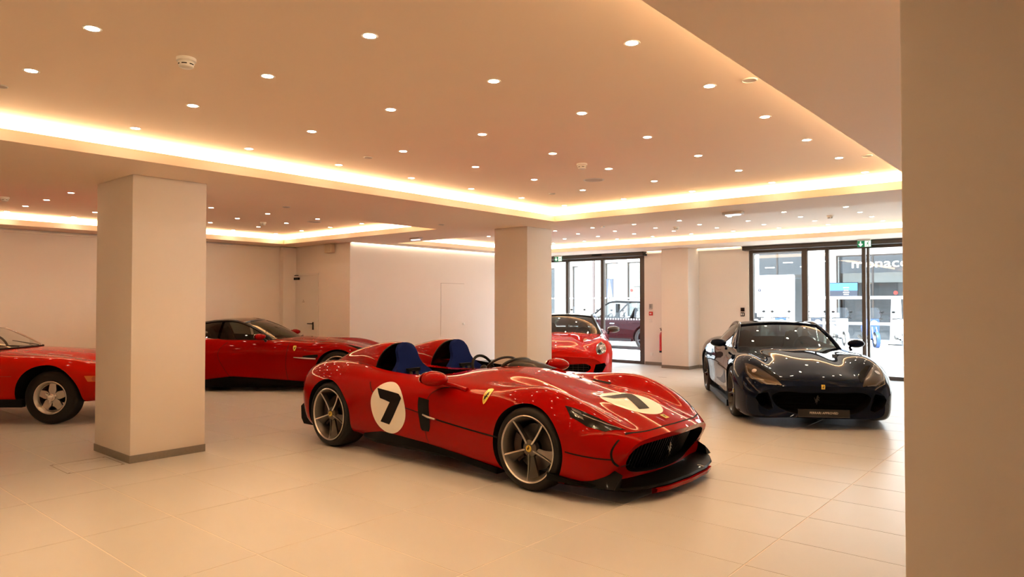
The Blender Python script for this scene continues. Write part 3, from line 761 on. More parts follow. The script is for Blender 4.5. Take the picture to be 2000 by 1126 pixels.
def res2(pts, n):
    P = np.array(pts, float); t = np.r_[0, np.cumsum(np.linalg.norm(np.diff(P, axis=0), axis=1))]
    q = np.linspace(0, t[-1], n); return np.c_[np.interp(q, t, P[:, 0]), np.interp(q, t, P[:, 1])]
HORSE = [(-.10, -.95), (.02, -.95), (.06, -.55), (.22, -.30), (.20, -.05), (.42, .02), (.55, -.18), (.66, -.12), (.52, .18), (.26, .22), (.30, .36), (.58, .44), (.66, .30), (.76, .38), (.64, .60), (.30, .56),
         (.34, .72), (.46, .74), (.40, .92), (.24, .98), (.14, .90), (.00, .70), (-.10, .40), (-.22, .18), (-.34, .0), (-.50, .30), (-.62, .55), (-.74, .42), (-.60, .10), (-.46, -.18), (-.32, -.30), (-.50, -.52), (-.36, -.62), (-.16, -.40), (-.06, -.55)]
def horse(sx, sy, cx, cy, flip=1): return [(cx + u * sx * flip, cy + v * sy) for u, v in HORSE]
SHIELD = [(-.8, .9), (-.3, 1.0), (.3, 1.0), (.8, .9), (.84, .4), (.74, -.1), (.5, -.6), (.2, -.9), (0, -1), (-.2, -.9), (-.5, -.6), (-.74, -.1), (-.84, .4)]

def make_wheel(parent, x, y, side, rad, wid, rim, style, steer=0.0, cap=True, caliper=None):
    """wheel = tyre mesh with rim, spokes, cap and brake as sub-parts; side -1 right, 1 left; outer face at y = side"""
    w = wid / 2
    prof = [(rim - 0.012, -w * 0.86), (rim + 0.006, -w * 0.93), (rim + (rad - rim) * 0.45, -w), (rad - 0.022, -w * 0.93), (rad - 0.004, -w * 0.72), (rad, -w * 0.3), (rad, w * 0.3), (rad - 0.004, w * 0.72), (rad - 0.022, w * 0.93), (rim + (rad - rim) * 0.45, w), (rim + 0.006, w * 0.93), (rim - 0.012, w * 0.86)]
    t = MB().lathe(prof, 'y', 56).build('wheel', rubber, parent, 50)
    t.location = (x, y - side * w, rad); t.rotation_euler = (0, 0, (math.pi if side > 0 else 0) + steer)
    o = -w                               # outer face lies at local -y
    lip, face, edge = {'twist': (silver, gunmetal, silver), 'black': (dark_alloy, dark_alloy, dark_alloy), 'star': (silver, silver, silver)}[style]
    barrel = gunmetal if style == 'twist' else (dark_alloy if style == 'black' else silver)
    MB().lathe([(rim - 0.002, o * 0.90), (rim + 0.004, o * 0.97), (rim - 0.004, o * 1.0), (rim - 0.011, o * 0.95), (rim - 0.012, o * 0.9)], 'y', 56, closed=True).build('rim_lip', lip, t, 40)
    dp = 0.10 if style != 'star' else 0.045
    MB().lathe([(rim - 0.011, o * 0.92), (rim - 0.030, o + 0.03), (rim - 0.045, o + 0.10), (rim - 0.05, w * 0.8)], 'y', 56).build('rim_barrel', barrel, t, 50)
    hub_y = o + (0.035 if style != 'star' else 0.05)
    MB().lathe([(0.0001, hub_y + 0.05), (0.075, hub_y + 0.05), (0.07, hub_y + 0.012), (0.05, hub_y), (0.0001, hub_y)], 'y', 32).build('hub', face, t, 40)
    if style == 'star':
        # five-star disc with openings
        m = MB(); n = 5
        for k in range(n):
            a = 2 * math.pi * k / n + R(90)
            def P(r, da, yy): return (r * math.cos(a + da), yy, r * math.sin(a + da))
            rr = rim - 0.026
            m2 = MB(); pts_o = [P(0.06, -R(36), hub_y), P(0.105, -R(29), hub_y + 0.002), P(rr, -R(12), hub_y + 0.008), P(rr, R(12), hub_y + 0.008), P(0.105, R(29), hub_y + 0.002), P(0.06, R(36), hub_y)]
            pts_i = [(p[0], p[1] + 0.03, p[2]) for p in pts_o]
            m2.add(pts_o + pts_i, [tuple(range(6)), tuple(range(11, 5, -1))] + [(i, (i + 1) % 6, 6 + (i + 1) % 6, 6 + i) for i in range(6)]); m2.build('spoke', face, t, 30)
        MB().lathe([(rim - 0.015, hub_y + 0.004), (rim - 0.040, hub_y + 0.008), (rim - 0.040, hub_y + 0.03), (rim - 0.015, hub_y + 0.03)], 'y', 48, closed=True).build('rim_flange', face, t, 40)
        MB().lathe([(0.05, hub_y - 0.004), (0.05, hub_y - 0.03), (0.04, hub_y - 0.038), (0.03, hub_y - 0.035), (0.03, hub_y - 0.05), (0.0001, hub_y - 0.055)], 'y', 24).build('knock_off_nut', chrome, t, 40)
        for k in range(3):
            a = 2 * math.pi * k / 3 + 0.4
            MB().cbox((0.055 * math.cos(a), hub_y - 0.028, 0.055 * math.sin(a)), (0.05, 0.018, 0.022), Matrix.Rotation(-a, 3, 'Y')).build('knock_off_ear', chrome, t)
    else:
        n = 5
        for k in range(n):
            a = 2 * math.pi * k / n + R(-90)
            def P(r, s_, yy):
                return (r * math.cos(a) - s_ * math.sin(a), yy, r * math.sin(a) + s_ * math.cos(a))
            secs = []
            for q in range(6):
                u = q / 5; r = 0.045 + (rim - 0.045 - 0.006) * u
                yf = hub_y + 0.010 * math.sin(math.pi * u) - 0.022 * u
                if style == 'twist':
                    s0, s1 = -0.010 - 0.004 * (1 - u), 0.022 + 0.075 * u ** 1.7
                    secs.append((P(r, s0, yf), P(r, s1, yf + 0.035 + 0.02 * u), P(r, s1, yf + 0.055 + 0.02 * u), P(r, s0, yf + 0.045)))
                else:
                    for_w = 0.030 - 0.012 * math.sin(math.pi * u)
                    secs.append((P(r, -for_w, yf + 0.012), P(r, for_w, yf + 0.012), P(r, for_w, yf + 0.04), P(r, -for_w, yf + 0.04)))
            m2 = MB(); vs = [p for s_ in secs for p in s_]; fs = []
            for q in range(5):
                for e in range(4): fs.append((q * 4 + e, q * 4 + (e + 1) % 4, (q + 1) * 4 + (e + 1) % 4, (q + 1) * 4 + e))
            fs += [(3, 2, 1, 0), (20, 21, 22, 23)]
            m2.add(vs, fs).build('spoke', face, t, 30)
            m3 = MB(); vs = []
            for q in range(6):
                u = q / 5; r = 0.045 + (rim - 0.045 - 0.004) * u; yf = hub_y + 0.010 * math.sin(math.pi * u) - 0.022 * u
                ww = 0.0085 - 0.002 * math.sin(math.pi * u)
                offs = (0,) if style == 'twist' else (-0.020 + 0.008 * math.sin(math.pi * u),)
                c = offs[0]
                vs += [P(r, c - ww, yf + 0.001), P(r, c + ww * 0.6, yf - 0.004), P(r, c + ww, yf + 0.012), P(r, c - ww, yf + 0.012)]
            fs = []
            for q in range(5):
                for e in range(4): fs.append((q * 4 + e, q * 4 + (e + 1) % 4, (q + 1) * 4 + (e + 1) % 4, (q + 1) * 4 + e))
            fs += [(3, 2, 1, 0), (20, 21, 22, 23)]
            m3.add(vs, fs).build('spoke_edge', edge if style == 'twist' else gunmetal, t, 30)
        cp = MB().lathe([(0.0001, hub_y - 0.008), (0.026, hub_y - 0.008), (0.029, hub_y - 0.004), (0.029, hub_y + 0.006)], 'y', 28).build('centre_cap', yellow_m, t, 40)
        hp = horse(0.021, 0.023, 0, 0)
        tri = tessellate_polygon([[Vector((a_, b_, 0)) for a_, b_ in hp]])
        MB().add([(a_, hub_y - 0.0092, b_) for a_, b_ in hp], [tuple(q) for q in tri]).build('cap_emblem', decal_black, t)
        MB().lathe([(0.06, o + 0.135), (0.195, o + 0.135), (0.195, o + 0.165), (0.06, o + 0.165)], 'y', 40, closed=True).build('brake_disc', mat('brake_iron', (0.09, 0.085, 0.08), 0.45, 0.8), t, 40)
        m = MB(); arc = [R(150 + 12 * q) for q in range(7)]
        vs = []
        for a in arc:
            for rr, yy in ((0.135, o + 0.10), (0.215, o + 0.10), (0.215, o + 0.18), (0.135, o + 0.18)): vs.append((rr * math.cos(a), yy, rr * math.sin(a)))
        fs = [(q * 4 + e, q * 4 + (e + 1) % 4, q * 4 + 4 + (e + 1) % 4, q * 4 + 4 + e) for q in range(6) for e in range(4)] + [(3, 2, 1, 0), (24, 25, 26, 27)]
        m.add(vs, fs).build('brake_caliper', caliper or mat('caliper_dark', (0.03, 0.02, 0.02), 0.35), t, 40)
    return t
def arch_cutter(x, zc, rad, side, y_in=0.6, y_out=1.25, mi=1, n=56):
    m = MB(); a, b = (y_in, y_out) if side > 0 else (-y_out, -y_in)
    m.prism([(x + rad * math.cos(2 * math.pi * k / n), zc + rad * math.sin(2 * math.pi * k / n)) for k in range(n)], 'y', a, b, mi); return m
def ellipsoid(c, r, n=16, k=10):
    vs, fs = [], []
    for i in range(k + 1):
        th = math.pi * i / k
        for j in range(n): ph = 2 * math.pi * j / n; vs.append((c[0] + r[0] * math.sin(th) * math.cos(ph), c[1] + r[1] * math.sin(th) * math.sin(ph), c[2] + r[2] * math.cos(th)))
    for i in range(k):
        for j in range(n): fs.append((i * n + j, i * n + (j + 1) % n, (i + 1) * n + (j + 1) % n, (i + 1) * n + j))
    return MB().add(vs, fs)
def merged(o, d=1e-4):
    bm = bmesh.new(); bm.from_mesh(o.data); bmesh.ops.remove_doubles(bm, verts=bm.verts, dist=d); bmesh.ops.recalc_face_normals(bm, faces=bm.faces); bm.to_mesh(o.data); bm.free(); return o
def seat(parent, x, y, z, m, h=0.62, w=0.25, rake=18, name='seat', shoulder=0.84):
    """bucket seat: backrest with integral headrest plus cushion; x = back face at the bottom"""
    r = []
    prof = [(0.00, 0.86), (0.12, 0.94), (0.30, 1.0), (0.42, 0.96), (0.52, 0.82), (0.60, 0.63), (0.68, 0.50), (0.78, 0.455), (0.88, 0.42), (0.95, 0.32), (0.99, 0.15), (1.0, 0.04)]
    secs = []
    for t, ww in prof:
        hw = w * ww; zz = h * t; bx = -math.tan(R(rake)) * zz
        th = 0.10 - 0.03 * t; wing = 0.07 * (1 - t) * (1 if t < 0.6 else 0.6)
        secs.append([(bx, -hw * 0.9, zz), (bx - th * 0.2 , -hw, zz), (bx + wing + 0.02, -hw * 1.0, zz), (bx + th * 0.5, -hw * 0.62, zz), (bx + th * 0.45, 0, zz), (bx + th * 0.5, hw * 0.62, zz), (bx + wing + 0.02, hw * 1.0, zz), (bx - th * 0.2, hw, zz), (bx, hw * 0.9, zz), (bx - th * 0.5, 0, zz)])
    S_ = np.array(secs); t = np.array([p[0] for p in prof]); S_ = nspl(t, S_, np.linspace(0, 1, 26))
    m1 = MB(); k = 10; vs = [tuple(p) for s_ in S_ for p in s_]
    fs = [(i * k + j, i * k + (j + 1) % k, (i + 1) * k + (j + 1) % k, (i + 1) * k + j) for i in range(25) for j in range(k)] + [tuple(range(k))[::-1], tuple(25 * k + j for j in range(k))]
    st = m1.add(vs, fs).build(name, m, parent, 60); st.location = (x, y, z)
    c = bevel(boxobj('cushion', m, -0.02, 0.48, -w * 0.92, w * 0.92, -0.10, 0.06, st), 0.04, 3)
    boxobj('harness_slot', matte_black, -0.08, 0.005, -0.09, 0.09, h * 0.52, h * 0.57, st).location = (-math.tan(R(rake)) * h * 0.545 + 0.062, 0, 0)
    for s_ in (-1, 1):
        MB().add([(0.052 - 0.012, s_ * 0.035 - 0.022, 0.02), (0.052 - 0.012, s_ * 0.035 + 0.022, 0.02), (0.055 - math.tan(R(rake)) * h * 0.54, s_ * 0.045 + 0.022, h * 0.54), (0.055 - math.tan(R(rake)) * h * 0.54, s_ * 0.045 - 0.022, h * 0.54)], [(0, 1, 2, 3)]).build('harness_strap', black_m, st)
    return st
def steering(parent, x, y, z, rad=0.17, tilt=25):
    pts = [(math.sin(R(tilt)) * rad * math.sin(a) * -1, rad * math.cos(a), rad * math.sin(a) * math.cos(R(tilt))) for a in np.linspace(0, 2 * math.pi, 33)[:-1]]
    o = MB().tube(pts, 0.016, 10, closed=True).build('steering_wheel', leather, parent, 60); o.location = (x, y, z)
    ellipsoid((0.0, 0, 0), (0.03, 0.06, 0.055)).build('boss', black_m, o, 60)
    MB().box(-0.006, 0.006, -rad, rad, -0.018, 0.018).build('spokes', black_m, o)
    return o
def mirror_pod(parent, x, y, z, side, m, size=(0.10, 0.125, 0.062), stalk=None, foot=(0.1, -0.1, -0.08)):
    e = merged(ellipsoid((0, 0, 0), size, 20, 12).build('door_mirror', m, parent, 60)); e.location = (x, y, z)
    for v in e.data.vertices:
        if v.co.x < 0: v.co.x *= 0.35
    g = MB().prism([(size[1] * 0.85 * math.cos(a), size[2] * 0.8 * math.sin(a)) for a in np.linspace(0, 2 * math.pi, 25)[:-1]], 'x', -size[0] * 0.40, -size[0] * 0.36).build('mirror_glass', chrome, e)
    MB().tube([(0.02, -side * size[1] * 0.6, -size[2] * 0.5), (foot[0] * 0.6, -side * size[1] * 0.9 , -size[2] * 0.9), (foot[0], -side * size[1] + side * foot[1], foot[2])], [0.02, 0.016, 0.022], 10).build('mirror_arm', m if stalk is None else stalk, e, 60)
    return e
# ------------------------------------------------------------------ red open roadster with the number 7
def roadster():
    root = empty('race_roadster', (-3.564, 5.43, 0), 0)
    U = [(0.6, 0.12), (0, 0.12)]
    rings = [
        (-3.60, -0.12, [(0, .775), (.28, .775), (.52, .775), (.70, .755), (.80, .69), (.84, .58), (.82, .43), (.76, .32), (.5, .28), (0, .28)]),
        (-3.47, -0.10, [(0, .85), (.28, .852), (.52, .855), (.72, .835), (.86, .755), (.92, .59), (.91, .40), (.86, .25), (.6, .18), (0, .18)]),
        (-3.18, -0.02, [(0, .875), (.28, .88), (.52, .893), (.74, .893), (.90, .80), (.97, .62), (.97, .42), (.93, .21), (.6, .13), (0, .13)]),
        (-2.72, 0, [(0, .86), (.28, .865), (.52, .885), (.74, .905), (.91, .825), (.99, .65), (.99, .45), (.95, .24)] + U),
        (-2.2, 0, [(0, .84), (.28, .842), (.52, .85), (.73, .862), (.885, .80), (.960, .65), (.945, .45), (.905, .24)] + U),
        (-1.6, 0, [(0, .850), (.28, .848), (.52, .838), (.73, .828), (.875, .765), (.94, .62), (.925, .42), (.895, .22)] + U),
        (-1.0, 0, [(0, .900), (.28, .893), (.52, .858), (.72, .825), (.87, .765), (.94, .62), (.932, .42), (.90, .19)] + U),
        (-.5, 0, [(0, .832), (.28, .827), (.50, .805), (.70, .825), (.875, .775), (.955, .63), (.952, .42), (.915, .16)] + U),
        (0, 0, [(0, .735), (.28, .735), (.50, .742), (.69, .835), (.865, .795), (.97, .64), (.975, .42), (.935, .15)] + U),
        (.33, 0, [(0, .695), (.28, .69), (.50, .68), (.66, .735), (.82, .71), (.94, .58), (.955, .38), (.925, .14)] + U),
        (.58, 0.05, [(0, .622), (.28, .612), (.48, .595), (.63, .62), (.77, .59), (.872, .49), (.888, .34), (.865, .14)] + U),
        (.78, 0.17, [(0, .545), (.27, .538), (.46, .525), (.60, .52), (.715, .485), (.785, .40), (.79, .29, -.02), (.76, .15, -.06), (.5, .12, -.08), (0, .12, -.08)]),
        (.87, 0.24, [(0, .505), (.26, .500), (.44, .488), (.57, .468), (.66, .432), (.71, .37, -.02), (.71, .28, -.07), (.68, .18, -.13), (.45, .14, -.16), (0, .14, -.17)]),
    ]
    F = loft(rings, 200, 60)
    me0 = shell(F).mesh('body', red_candy)
    sk = Skin(me0)
    mats = [red_candy, matte_black, carbon]
    ck = []
    for s in (-1, 1):
        ck.append(arch_cutter(-.075, .352, .375, s, 0.58)); ck.append(arch_cutter(-2.84, .355, .378, s, 0.58))
        # cockpit opening of one seat
        op = [(-2.42, .08), (-1.50, .08), (-1.22, .14), (-1.10, .30), (-1.12, .46), (-1.26, .60), (-1.50, .690), (-1.80, .725), (-2.20, .730), (-2.36, .700), (-2.42, .60)]
        P = curve3([(-2.42 + (a + 2.42) * .77, b, 0) for a, b in op], 40)[:, :2]
        ck.append(MB().prism([(a, s * b) for a, b in P], 'z', 0.34, 1.4, 2))
    # grille mouth
    gp = [(.0, .450), (.25, .447), (.45, .436), (.60, .412), (.655, .36), (.635, .285), (.55, .215), (.33, .172), (0, .160)]
    half = curve3([(a, b, 0) for a, b in gp], 24)[:, :2]
    ck.append(MB().prism([tuple(p) for p in half] + [(-a, b) for a, b in half[-2:0:-1]], 'x', .56, 1.3, 1))
    me = boolean(me0, ck, mats)
    body, wells, tub = split(me, mats, ['body', 'wheel_arch', 'cockpit_tub'], root)
    # grille slats
    for k in range(31):
        y = -0.60 + 0.04 * k; yy = abs(y)
        zt = np.interp(yy, [0, .25, .45, .58], [.445, .44, .428, .405]); zb = np.interp(yy, [0, .3, .5, .58], [.165, .18, .21, .27])
        MB().cbox((0.685 - 0.22 * y * y, y, (zt + zb) / 2), (0.03, 0.008, zt - zb - 0.01), Matrix.Rotation(R(24), 3, 'Y')).build('grille_slat', black_m, root)
    hp = horse(0.05, 0.055, 0, 0.315, 1)
    MB().prism(hp, 'x', 0.735, 0.742).build('grille_emblem', gunmetal, root)
    # splitter
    sp = []
    for yy in np.linspace(-.97, .97, 41):
        a = abs(yy); xf = np.interp(a, [0, .35, .6, .78, .88, .97], [.92, .90, .84, .74, .60, .40]); zb = np.interp(a, [0, .5, .8, .97], [.10, .10, .105, .14])
        sp.append([(xf - 0.40 if a < .8 else xf - .25, yy, zb), (xf, yy, zb), (xf + 0.012, yy, zb + 0.012), (xf, yy, zb + 0.026), (xf - 0.12, yy, zb + 0.045), (xf - 0.40 if a < .8 else xf - .25, yy, zb + 0.06)])
    m = MB(); vs = [p for r_ in sp for p in r_]; fs = [(i * 6 + e, i * 6 + (e + 1) % 6, (i + 1) * 6 + (e + 1) % 6, (i + 1) * 6 + e) for i in range(40) for e in range(6)] + [tuple(range(6)), tuple(240 + e for e in range(6))]
    m.add(vs, fs).build('front_splitter', carbon, root, 40)
    for s in (-1, 1):
        # winglet at the splitter end
        m = MB(); vs = []
        for t in np.linspace(0, 1, 10):
            x = .32 + .40 * t; h = .10 + .10 * math.sin(math.pi * t) * (1 - .5 * t)
            vs += [(x, s * (.965 - .10 * t), .13), (x, s * (.86 - .08 * t), .13), (x, s * (.80 - .06 * t), .12 + h), (x, s * (.93 - .12 * t), .13 + h * .45)]
        m.add(vs, [(i * 4 + e, i * 4 + (e + 1) % 4, i * 4 + 4 + (e + 1) % 4, i * 4 + 4 + e) for i in range(9) for e in range(4)] + [(0, 1, 2, 3), (36, 37, 38, 39)]).build('splitter_winglet', carbon, root, 50)
    # red lower lip of the splitter
    lp = []
    for yy in np.linspace(-.50, .50, 31):
        a = abs(yy); xf = np.interp(a, [0, .35, .62], [.92, .90, .832])
        lp += [(xf - .02, yy, .052), (xf + .022, yy, .066), (xf + .03, yy, .098), (xf - .02, yy, .098)]
    MB().add(lp, [(i * 4 + e, i * 4 + (e + 1) % 4, i * 4 + 4 + (e + 1) % 4, i * 4 + 4 + e) for i in range(30) for e in range(4)]).build('lower_lip', red_candy, root, 40)
    # side skirts
    for s in (-1, 1):
        vs = []; md = 'L' if s > 0 else 'R'
        for x in np.linspace(-2.33, -.42, 36):
            zt = float(np.interp(x, [-2.33, -2.0, -1.35, -.9, -.42], [.20, .262, .228, .185, .13])); zb = float(np.interp(x, [-2.33, -2.1, -1.0, -.42], [.17, .145, .140, .085]))
            h = sk.hit(md, x, max(zt, .17)); y = abs(h[0].y) if h else .93
            out = float(np.interp(x, [-2.33, -2.05, -1.2, -.42], [0, .03, .015, 0.0]))
            vs += [(x, s * (y - .08), zt + .01), (x, s * (y + .003), zt), (x, s * (y + .012 + out), (zt + zb) / 2 - .02), (x, s * (y + .005 + out), zb), (x, s * (y - .2), zb)]
        MB().add(vs, [(i * 5 + e, i * 5 + (e + 1) % 5, i * 5 + 5 + (e + 1) % 5, i * 5 + 5 + e) for i in range(35) for e in range(5)] + [(0, 1, 2, 3, 4), (175, 176, 177, 178, 179)]).build('side_skirt', carbon, root, 35)
    # rear diffuser
    MB().box(-3.50, -3.1, -.74, .74, .15, .30).build('rear_diffuser', carbon, root)
    for s in (-1, 1):
        MB().prism([(-3.10, .16), (-3.50, .16), (-3.55, .22), (-3.56, .36), (-3.50, .40), (-3.36, .30)], 'y', s * .68 if s > 0 else -.84, s * .84 if s > 0 else -.68).build('diffuser_fin', carbon, root)
    # headrest fairings
    for s in (-1, 1):
        st = [(-3.50, .03, .845), (-3.36, .085, .895), (-3.15, .15, .975), (-2.90, .205, 1.045), (-2.64, .25, 1.102), (-2.44, .275, 1.131), (-2.34, .282, 1.130), (-2.28, .284, 1.122)]
        A = nspl([p[0] for p in st], np.array(st), np.linspace(-3.50, -2.28, 44)); vs = []; K = 25
        for i, (x, w, zt) in enumerate(A):
            zb = .815
            for j in range(K):
                a = math.pi * j / (K - 1); ca, sa = math.cos(a), math.sin(a)
                sq = abs(ca) ** .75 * (1 if ca > 0 else -1); lean = max(0, (x + 2.75) / .47); 
                vs.append((x - lean * .10 * (1 - sa), s * .405 + w * sq, zb + (zt - zb) * sa ** .8))
        fs = [(i * K + j, i * K + j + 1, (i + 1) * K + j + 1, (i + 1) * K + j) for i in range(43) for j in range(K - 1)]
        hump = MB().add(vs, fs).build('headrest_fairing', red_candy, root, 60)
        n0 = 43 * K
        rim_pts = [vs[n0 + j] for j in range(K)]
        # black lining inside the opening
        c = np.array([-2.40, s * .405, .90]); lin = []
        L_ = 8
        for q in range(L_):
            u = q / (L_ - 1)
            for p in rim_pts:
                p = np.array(p); lin.append(tuple(p + (np.array([-.30, s * .405, .86]) * np.array([0, 1, 1]) + np.array([p[0] - .34, 0, 0]) - p) * (u ** 1.3) * .98 + np.array([.002, 0, -.012 * (u > 0)])))
        MB().add(lin, [(q * K + j, q * K + j + 1, (q + 1) * K + j + 1, (q + 1) * K + j) for q in range(L_ - 1) for j in range(K - 1)]).build('fairing_lining', carbon, hump, 60)
        MB().tube(rim_pts, 0.008, 8).build('fairing_edge', black_m, hump, 60)
        st_ = seat(root, -2.03, s * .405, .50, blue_fab, .63, .31, 19)
        if s > 0:
            # driver's wind deflectors: thin hoop behind, scooped visor in front
            hoop = [(-1.50 + .05 * math.sin(a), s * .38 + .25 * math.cos(a), .855 + .105 * math.sin(a)) for a in np.linspace(0.05, math.pi - .05, 22)]
            MB().tube(hoop, .014, 8).build('wind_deflector', black_m, root, 60)
            hoop = [(-1.24 - .05 * abs(math.cos(a)) ** 2, s * .38 + .25 * math.cos(a), .865 + .088 * math.sin(a)) for a in np.linspace(0.05, math.pi - .05, 22)]
            dfl = MB().tube(hoop, .018, 8).build('wind_deflector', black_m, root, 60)
            vs = []
            for a in np.linspace(0.06, math.pi - .06, 18):
                for u in np.linspace(0, 1, 7): vs.append((-1.22 + .36 * u, s * .38 + .245 * math.cos(a) * (1 - .3 * u), .865 + .082 * math.sin(a) * (1 - u ** 1.6) + .004 * (1 - u)))
            MB().add(vs, [(i * 7 + j, i * 7 + j + 1, i * 7 + 8 + j, i * 7 + 7 + j) for i in range(17) for j in range(6)]).build('deflector_scoop', carbon, dfl, 60)
    bevel(boxobj('centre_spine', carbon, -2.4, -1.45, -.075, .075, .40, .835, root), .03, 3)
    bevel(boxobj('dashboard', leather, -1.66, -1.42, .12, .64, .60, .80, root), .04, 3)
    bevel(boxobj('passenger_shelf', carbon, -1.62, -1.42, -.64, -.12, .58, .80, root), .04, 3)
    steering(root, -1.80, .40, .80, .17, 24)
    # mirrors
    for s in (-1, 1): mirror_pod(root, -1.20, s * .965, .855, s, red_candy, (.175, .125, .072), None, (.36, .03, -.085))
    # lamps
    for s in (-1, 1):
        A = [(.25, s * .850), (.38, s * .800), (.49, s * .748), (.59, s * .690), (.675, s * .615)]
        B = [(.25, s * .852), (.33, s * .893), (.47, s * .862), (.585, s * .785), (.675, s * .617)]
        hl = sk.between('headlamp', A, B, 'T', lamp_dark, root, .003, 26, 8)
        A1 = [(.40, s * .820), (.48, s * .783), (.57, s * .722), (.65, s * .642)]; B1 = [(.40, s * .827), (.48, s * .791), (.57, s * .731), (.65, s * .648)]
        sk.between('light_blade', A1, B1, 'T', lamp_clear, hl, .006, 20, 3)
        for (x0, x1_, y0, y1_) in ((.30, .38, .836, .850), (.34, .41, .856, .868)):
            sk.between('led_module', [(x0, s * y0), (x1_, s * (y0 - .02))], [(x0 + .02, s * y1_), (x1_ + .02, s * (y1_ - .02))], 'T', mat('led_chip', (.16, .16, .16), .2, .8), hl, .005, 8, 3)
    # number roundels
    def seven(cx, cy, r_, mode, fu, name, rt):
        rd = sk.disc('number_roundel', cx, cy, r_[0], r_[1], mode, decal_white, root, .0025, 9, 56)
        def T(p): return [fu(u, v) for u, v in p]
        sk.between('numeral_bar', T([(-.64, .73), (0, .67), (.50, .62), (.62, .60)]), T([(-.42, .36), (-.1, .30), (.14, .245), (.20, .24)]), mode, decal_black, rd, .005, 12, 5)
        sk.between('numeral_stem', T([(.62, .60), (.14, .245), (-.18, -.16), (-.50, -.58)]), T([(.62, .60), (.80, .46), (.66, .22), (.02, -.65)]), mode, decal_black, rd, .005, 20, 7)
    seven(-1.868, .512, (.258, .255), 'R', lambda u, v: (-1.868 + u * .258, .512 + v * .255), 'side', 1)
    seven(-1.868, .512, (.258, .255), 'L', lambda u, v: (-1.868 - u * .258, .512 + v * .255), 'side', 1)
    seven(.36, -.0, (.28, .28), 'T', lambda u, v: (.36 - v * .28, .0 + u * .28), 'hood', 1)
    # side vents, handles, shut lines, badges
    for s, md in ((-1, 'R'), (1, 'L')):
        sk.between('side_vent', [(-1.425, .66), (-1.425, .52), (-1.405, .37), (-1.38, .345)], [(-1.275, .645), (-1.27, .52), (-1.27, .38), (-1.285, .345)], md, matte_black, root, .003, 20, 5)
        h0 = sk.hit(md, -1.36, .50); h1 = sk.hit(md, -1.19, .475)
        MB().tube([h0[0] + h0[1] * .004, (h0[0] + h1[0]) / 2 + h0[1] * .016, h1[0] + h1[1] * .008], [.008, .011, .008], 8).build('door_pull', silver, root, 60)
        sk.line('shut_line', [(-1.18, .472), (-.9, .445), (-.65, .425), (-.38, .408)], .014, md, matte_black, root)
        sk.line('shut_line', [(-1.42, .515), (-1.65, .545), (-1.95, .60), (-2.10, .66), (-2.17, .75)], .009, md, matte_black, root)
        sk.line('shut_line', [(-1.34, .345), (-1.32, .28), (-1.30, .235)], .006, md, matte_black, root)
        sk.line('shut_line', [(-1.30, .65), (-1.27, .70), (-1.20, .745), (-1.08, .775)], .006, md, matte_black, root)
        sk.line('shut_line', [(.32, .385), (.50, .36), (.66, .345)], .010, md, matte_black, root)
        cx, cz = -.565, .735; f = 1 if s < 0 else -1
        sh = sk.poly('shield_badge', [(cx + u * .045, cz + v * .062) for u, v in SHIELD], md, yellow_m, root, .006)
        if sh: sk.poly('shield_emblem', horse(.032, .042, cx, cz - .002, f), md, decal_black, sh, .0085)
        sk.disc('fuel_cap', -2.52, .70, .055, .055, md, red_candy, root, .003) if s < 0 else None
    for s in (-1, 1):
        md = 'R' if s < 0 else 'L'
        pass
    sk.line('nose_shut_line', [(.69, -.655), (.755, -.42), (.785, -.2), (.795, 0), (.785, .2), (.755, .42), (.69, .655)], .012, 'T', matte_black, root, .002, 60)
    for s, md in ((-1, 'R'), (1, 'L')):
        sk.line('nose_shut_line', [(.68, .49), (.66, .42), (.66, .35), (.68, .27)], .012, md, matte_black, root)
    nb = sk.between('nose_badge', [(.66, -.032), (.66, .032)], [(.72, -.032), (.72, .032)], 'T', yellow_m, root, .006, 4, 4)
    sk.poly('badge_emblem', [(.69 - v * .026, u * .022) for u, v in HORSE], 'T', decal_black, nb, .0085)
    for k in (0,):
        sk.between('bonnet_vent', [(-.35, .45), (-.15, .46)], [(-.36, .49), (-.16, .50)], 'T', matte_black, root, .003, 8, 3)
    # wheels
    for s in (-1, 1):
        make_wheel(root, -.075, s * .955, s, .350, .275, .277, 'twist', 0.0 )
        make_wheel(root, -2.84, s * .972, s, .352, .315, .277, 'twist')
    # tail lamps
    for s in (-1, 1): sk.between('tail_lamp', [(s * .45, .70), (s * .74, .68)], [(s * .45, .675), (s * .74, .65)], 'B', mat('tail_red', (.3, .005, .005), .15, coat=1), root, .004, 10, 3)
    return tag(root, 'red open-top roadster with white number 7 roundels and blue seats', 'car')
roadster()
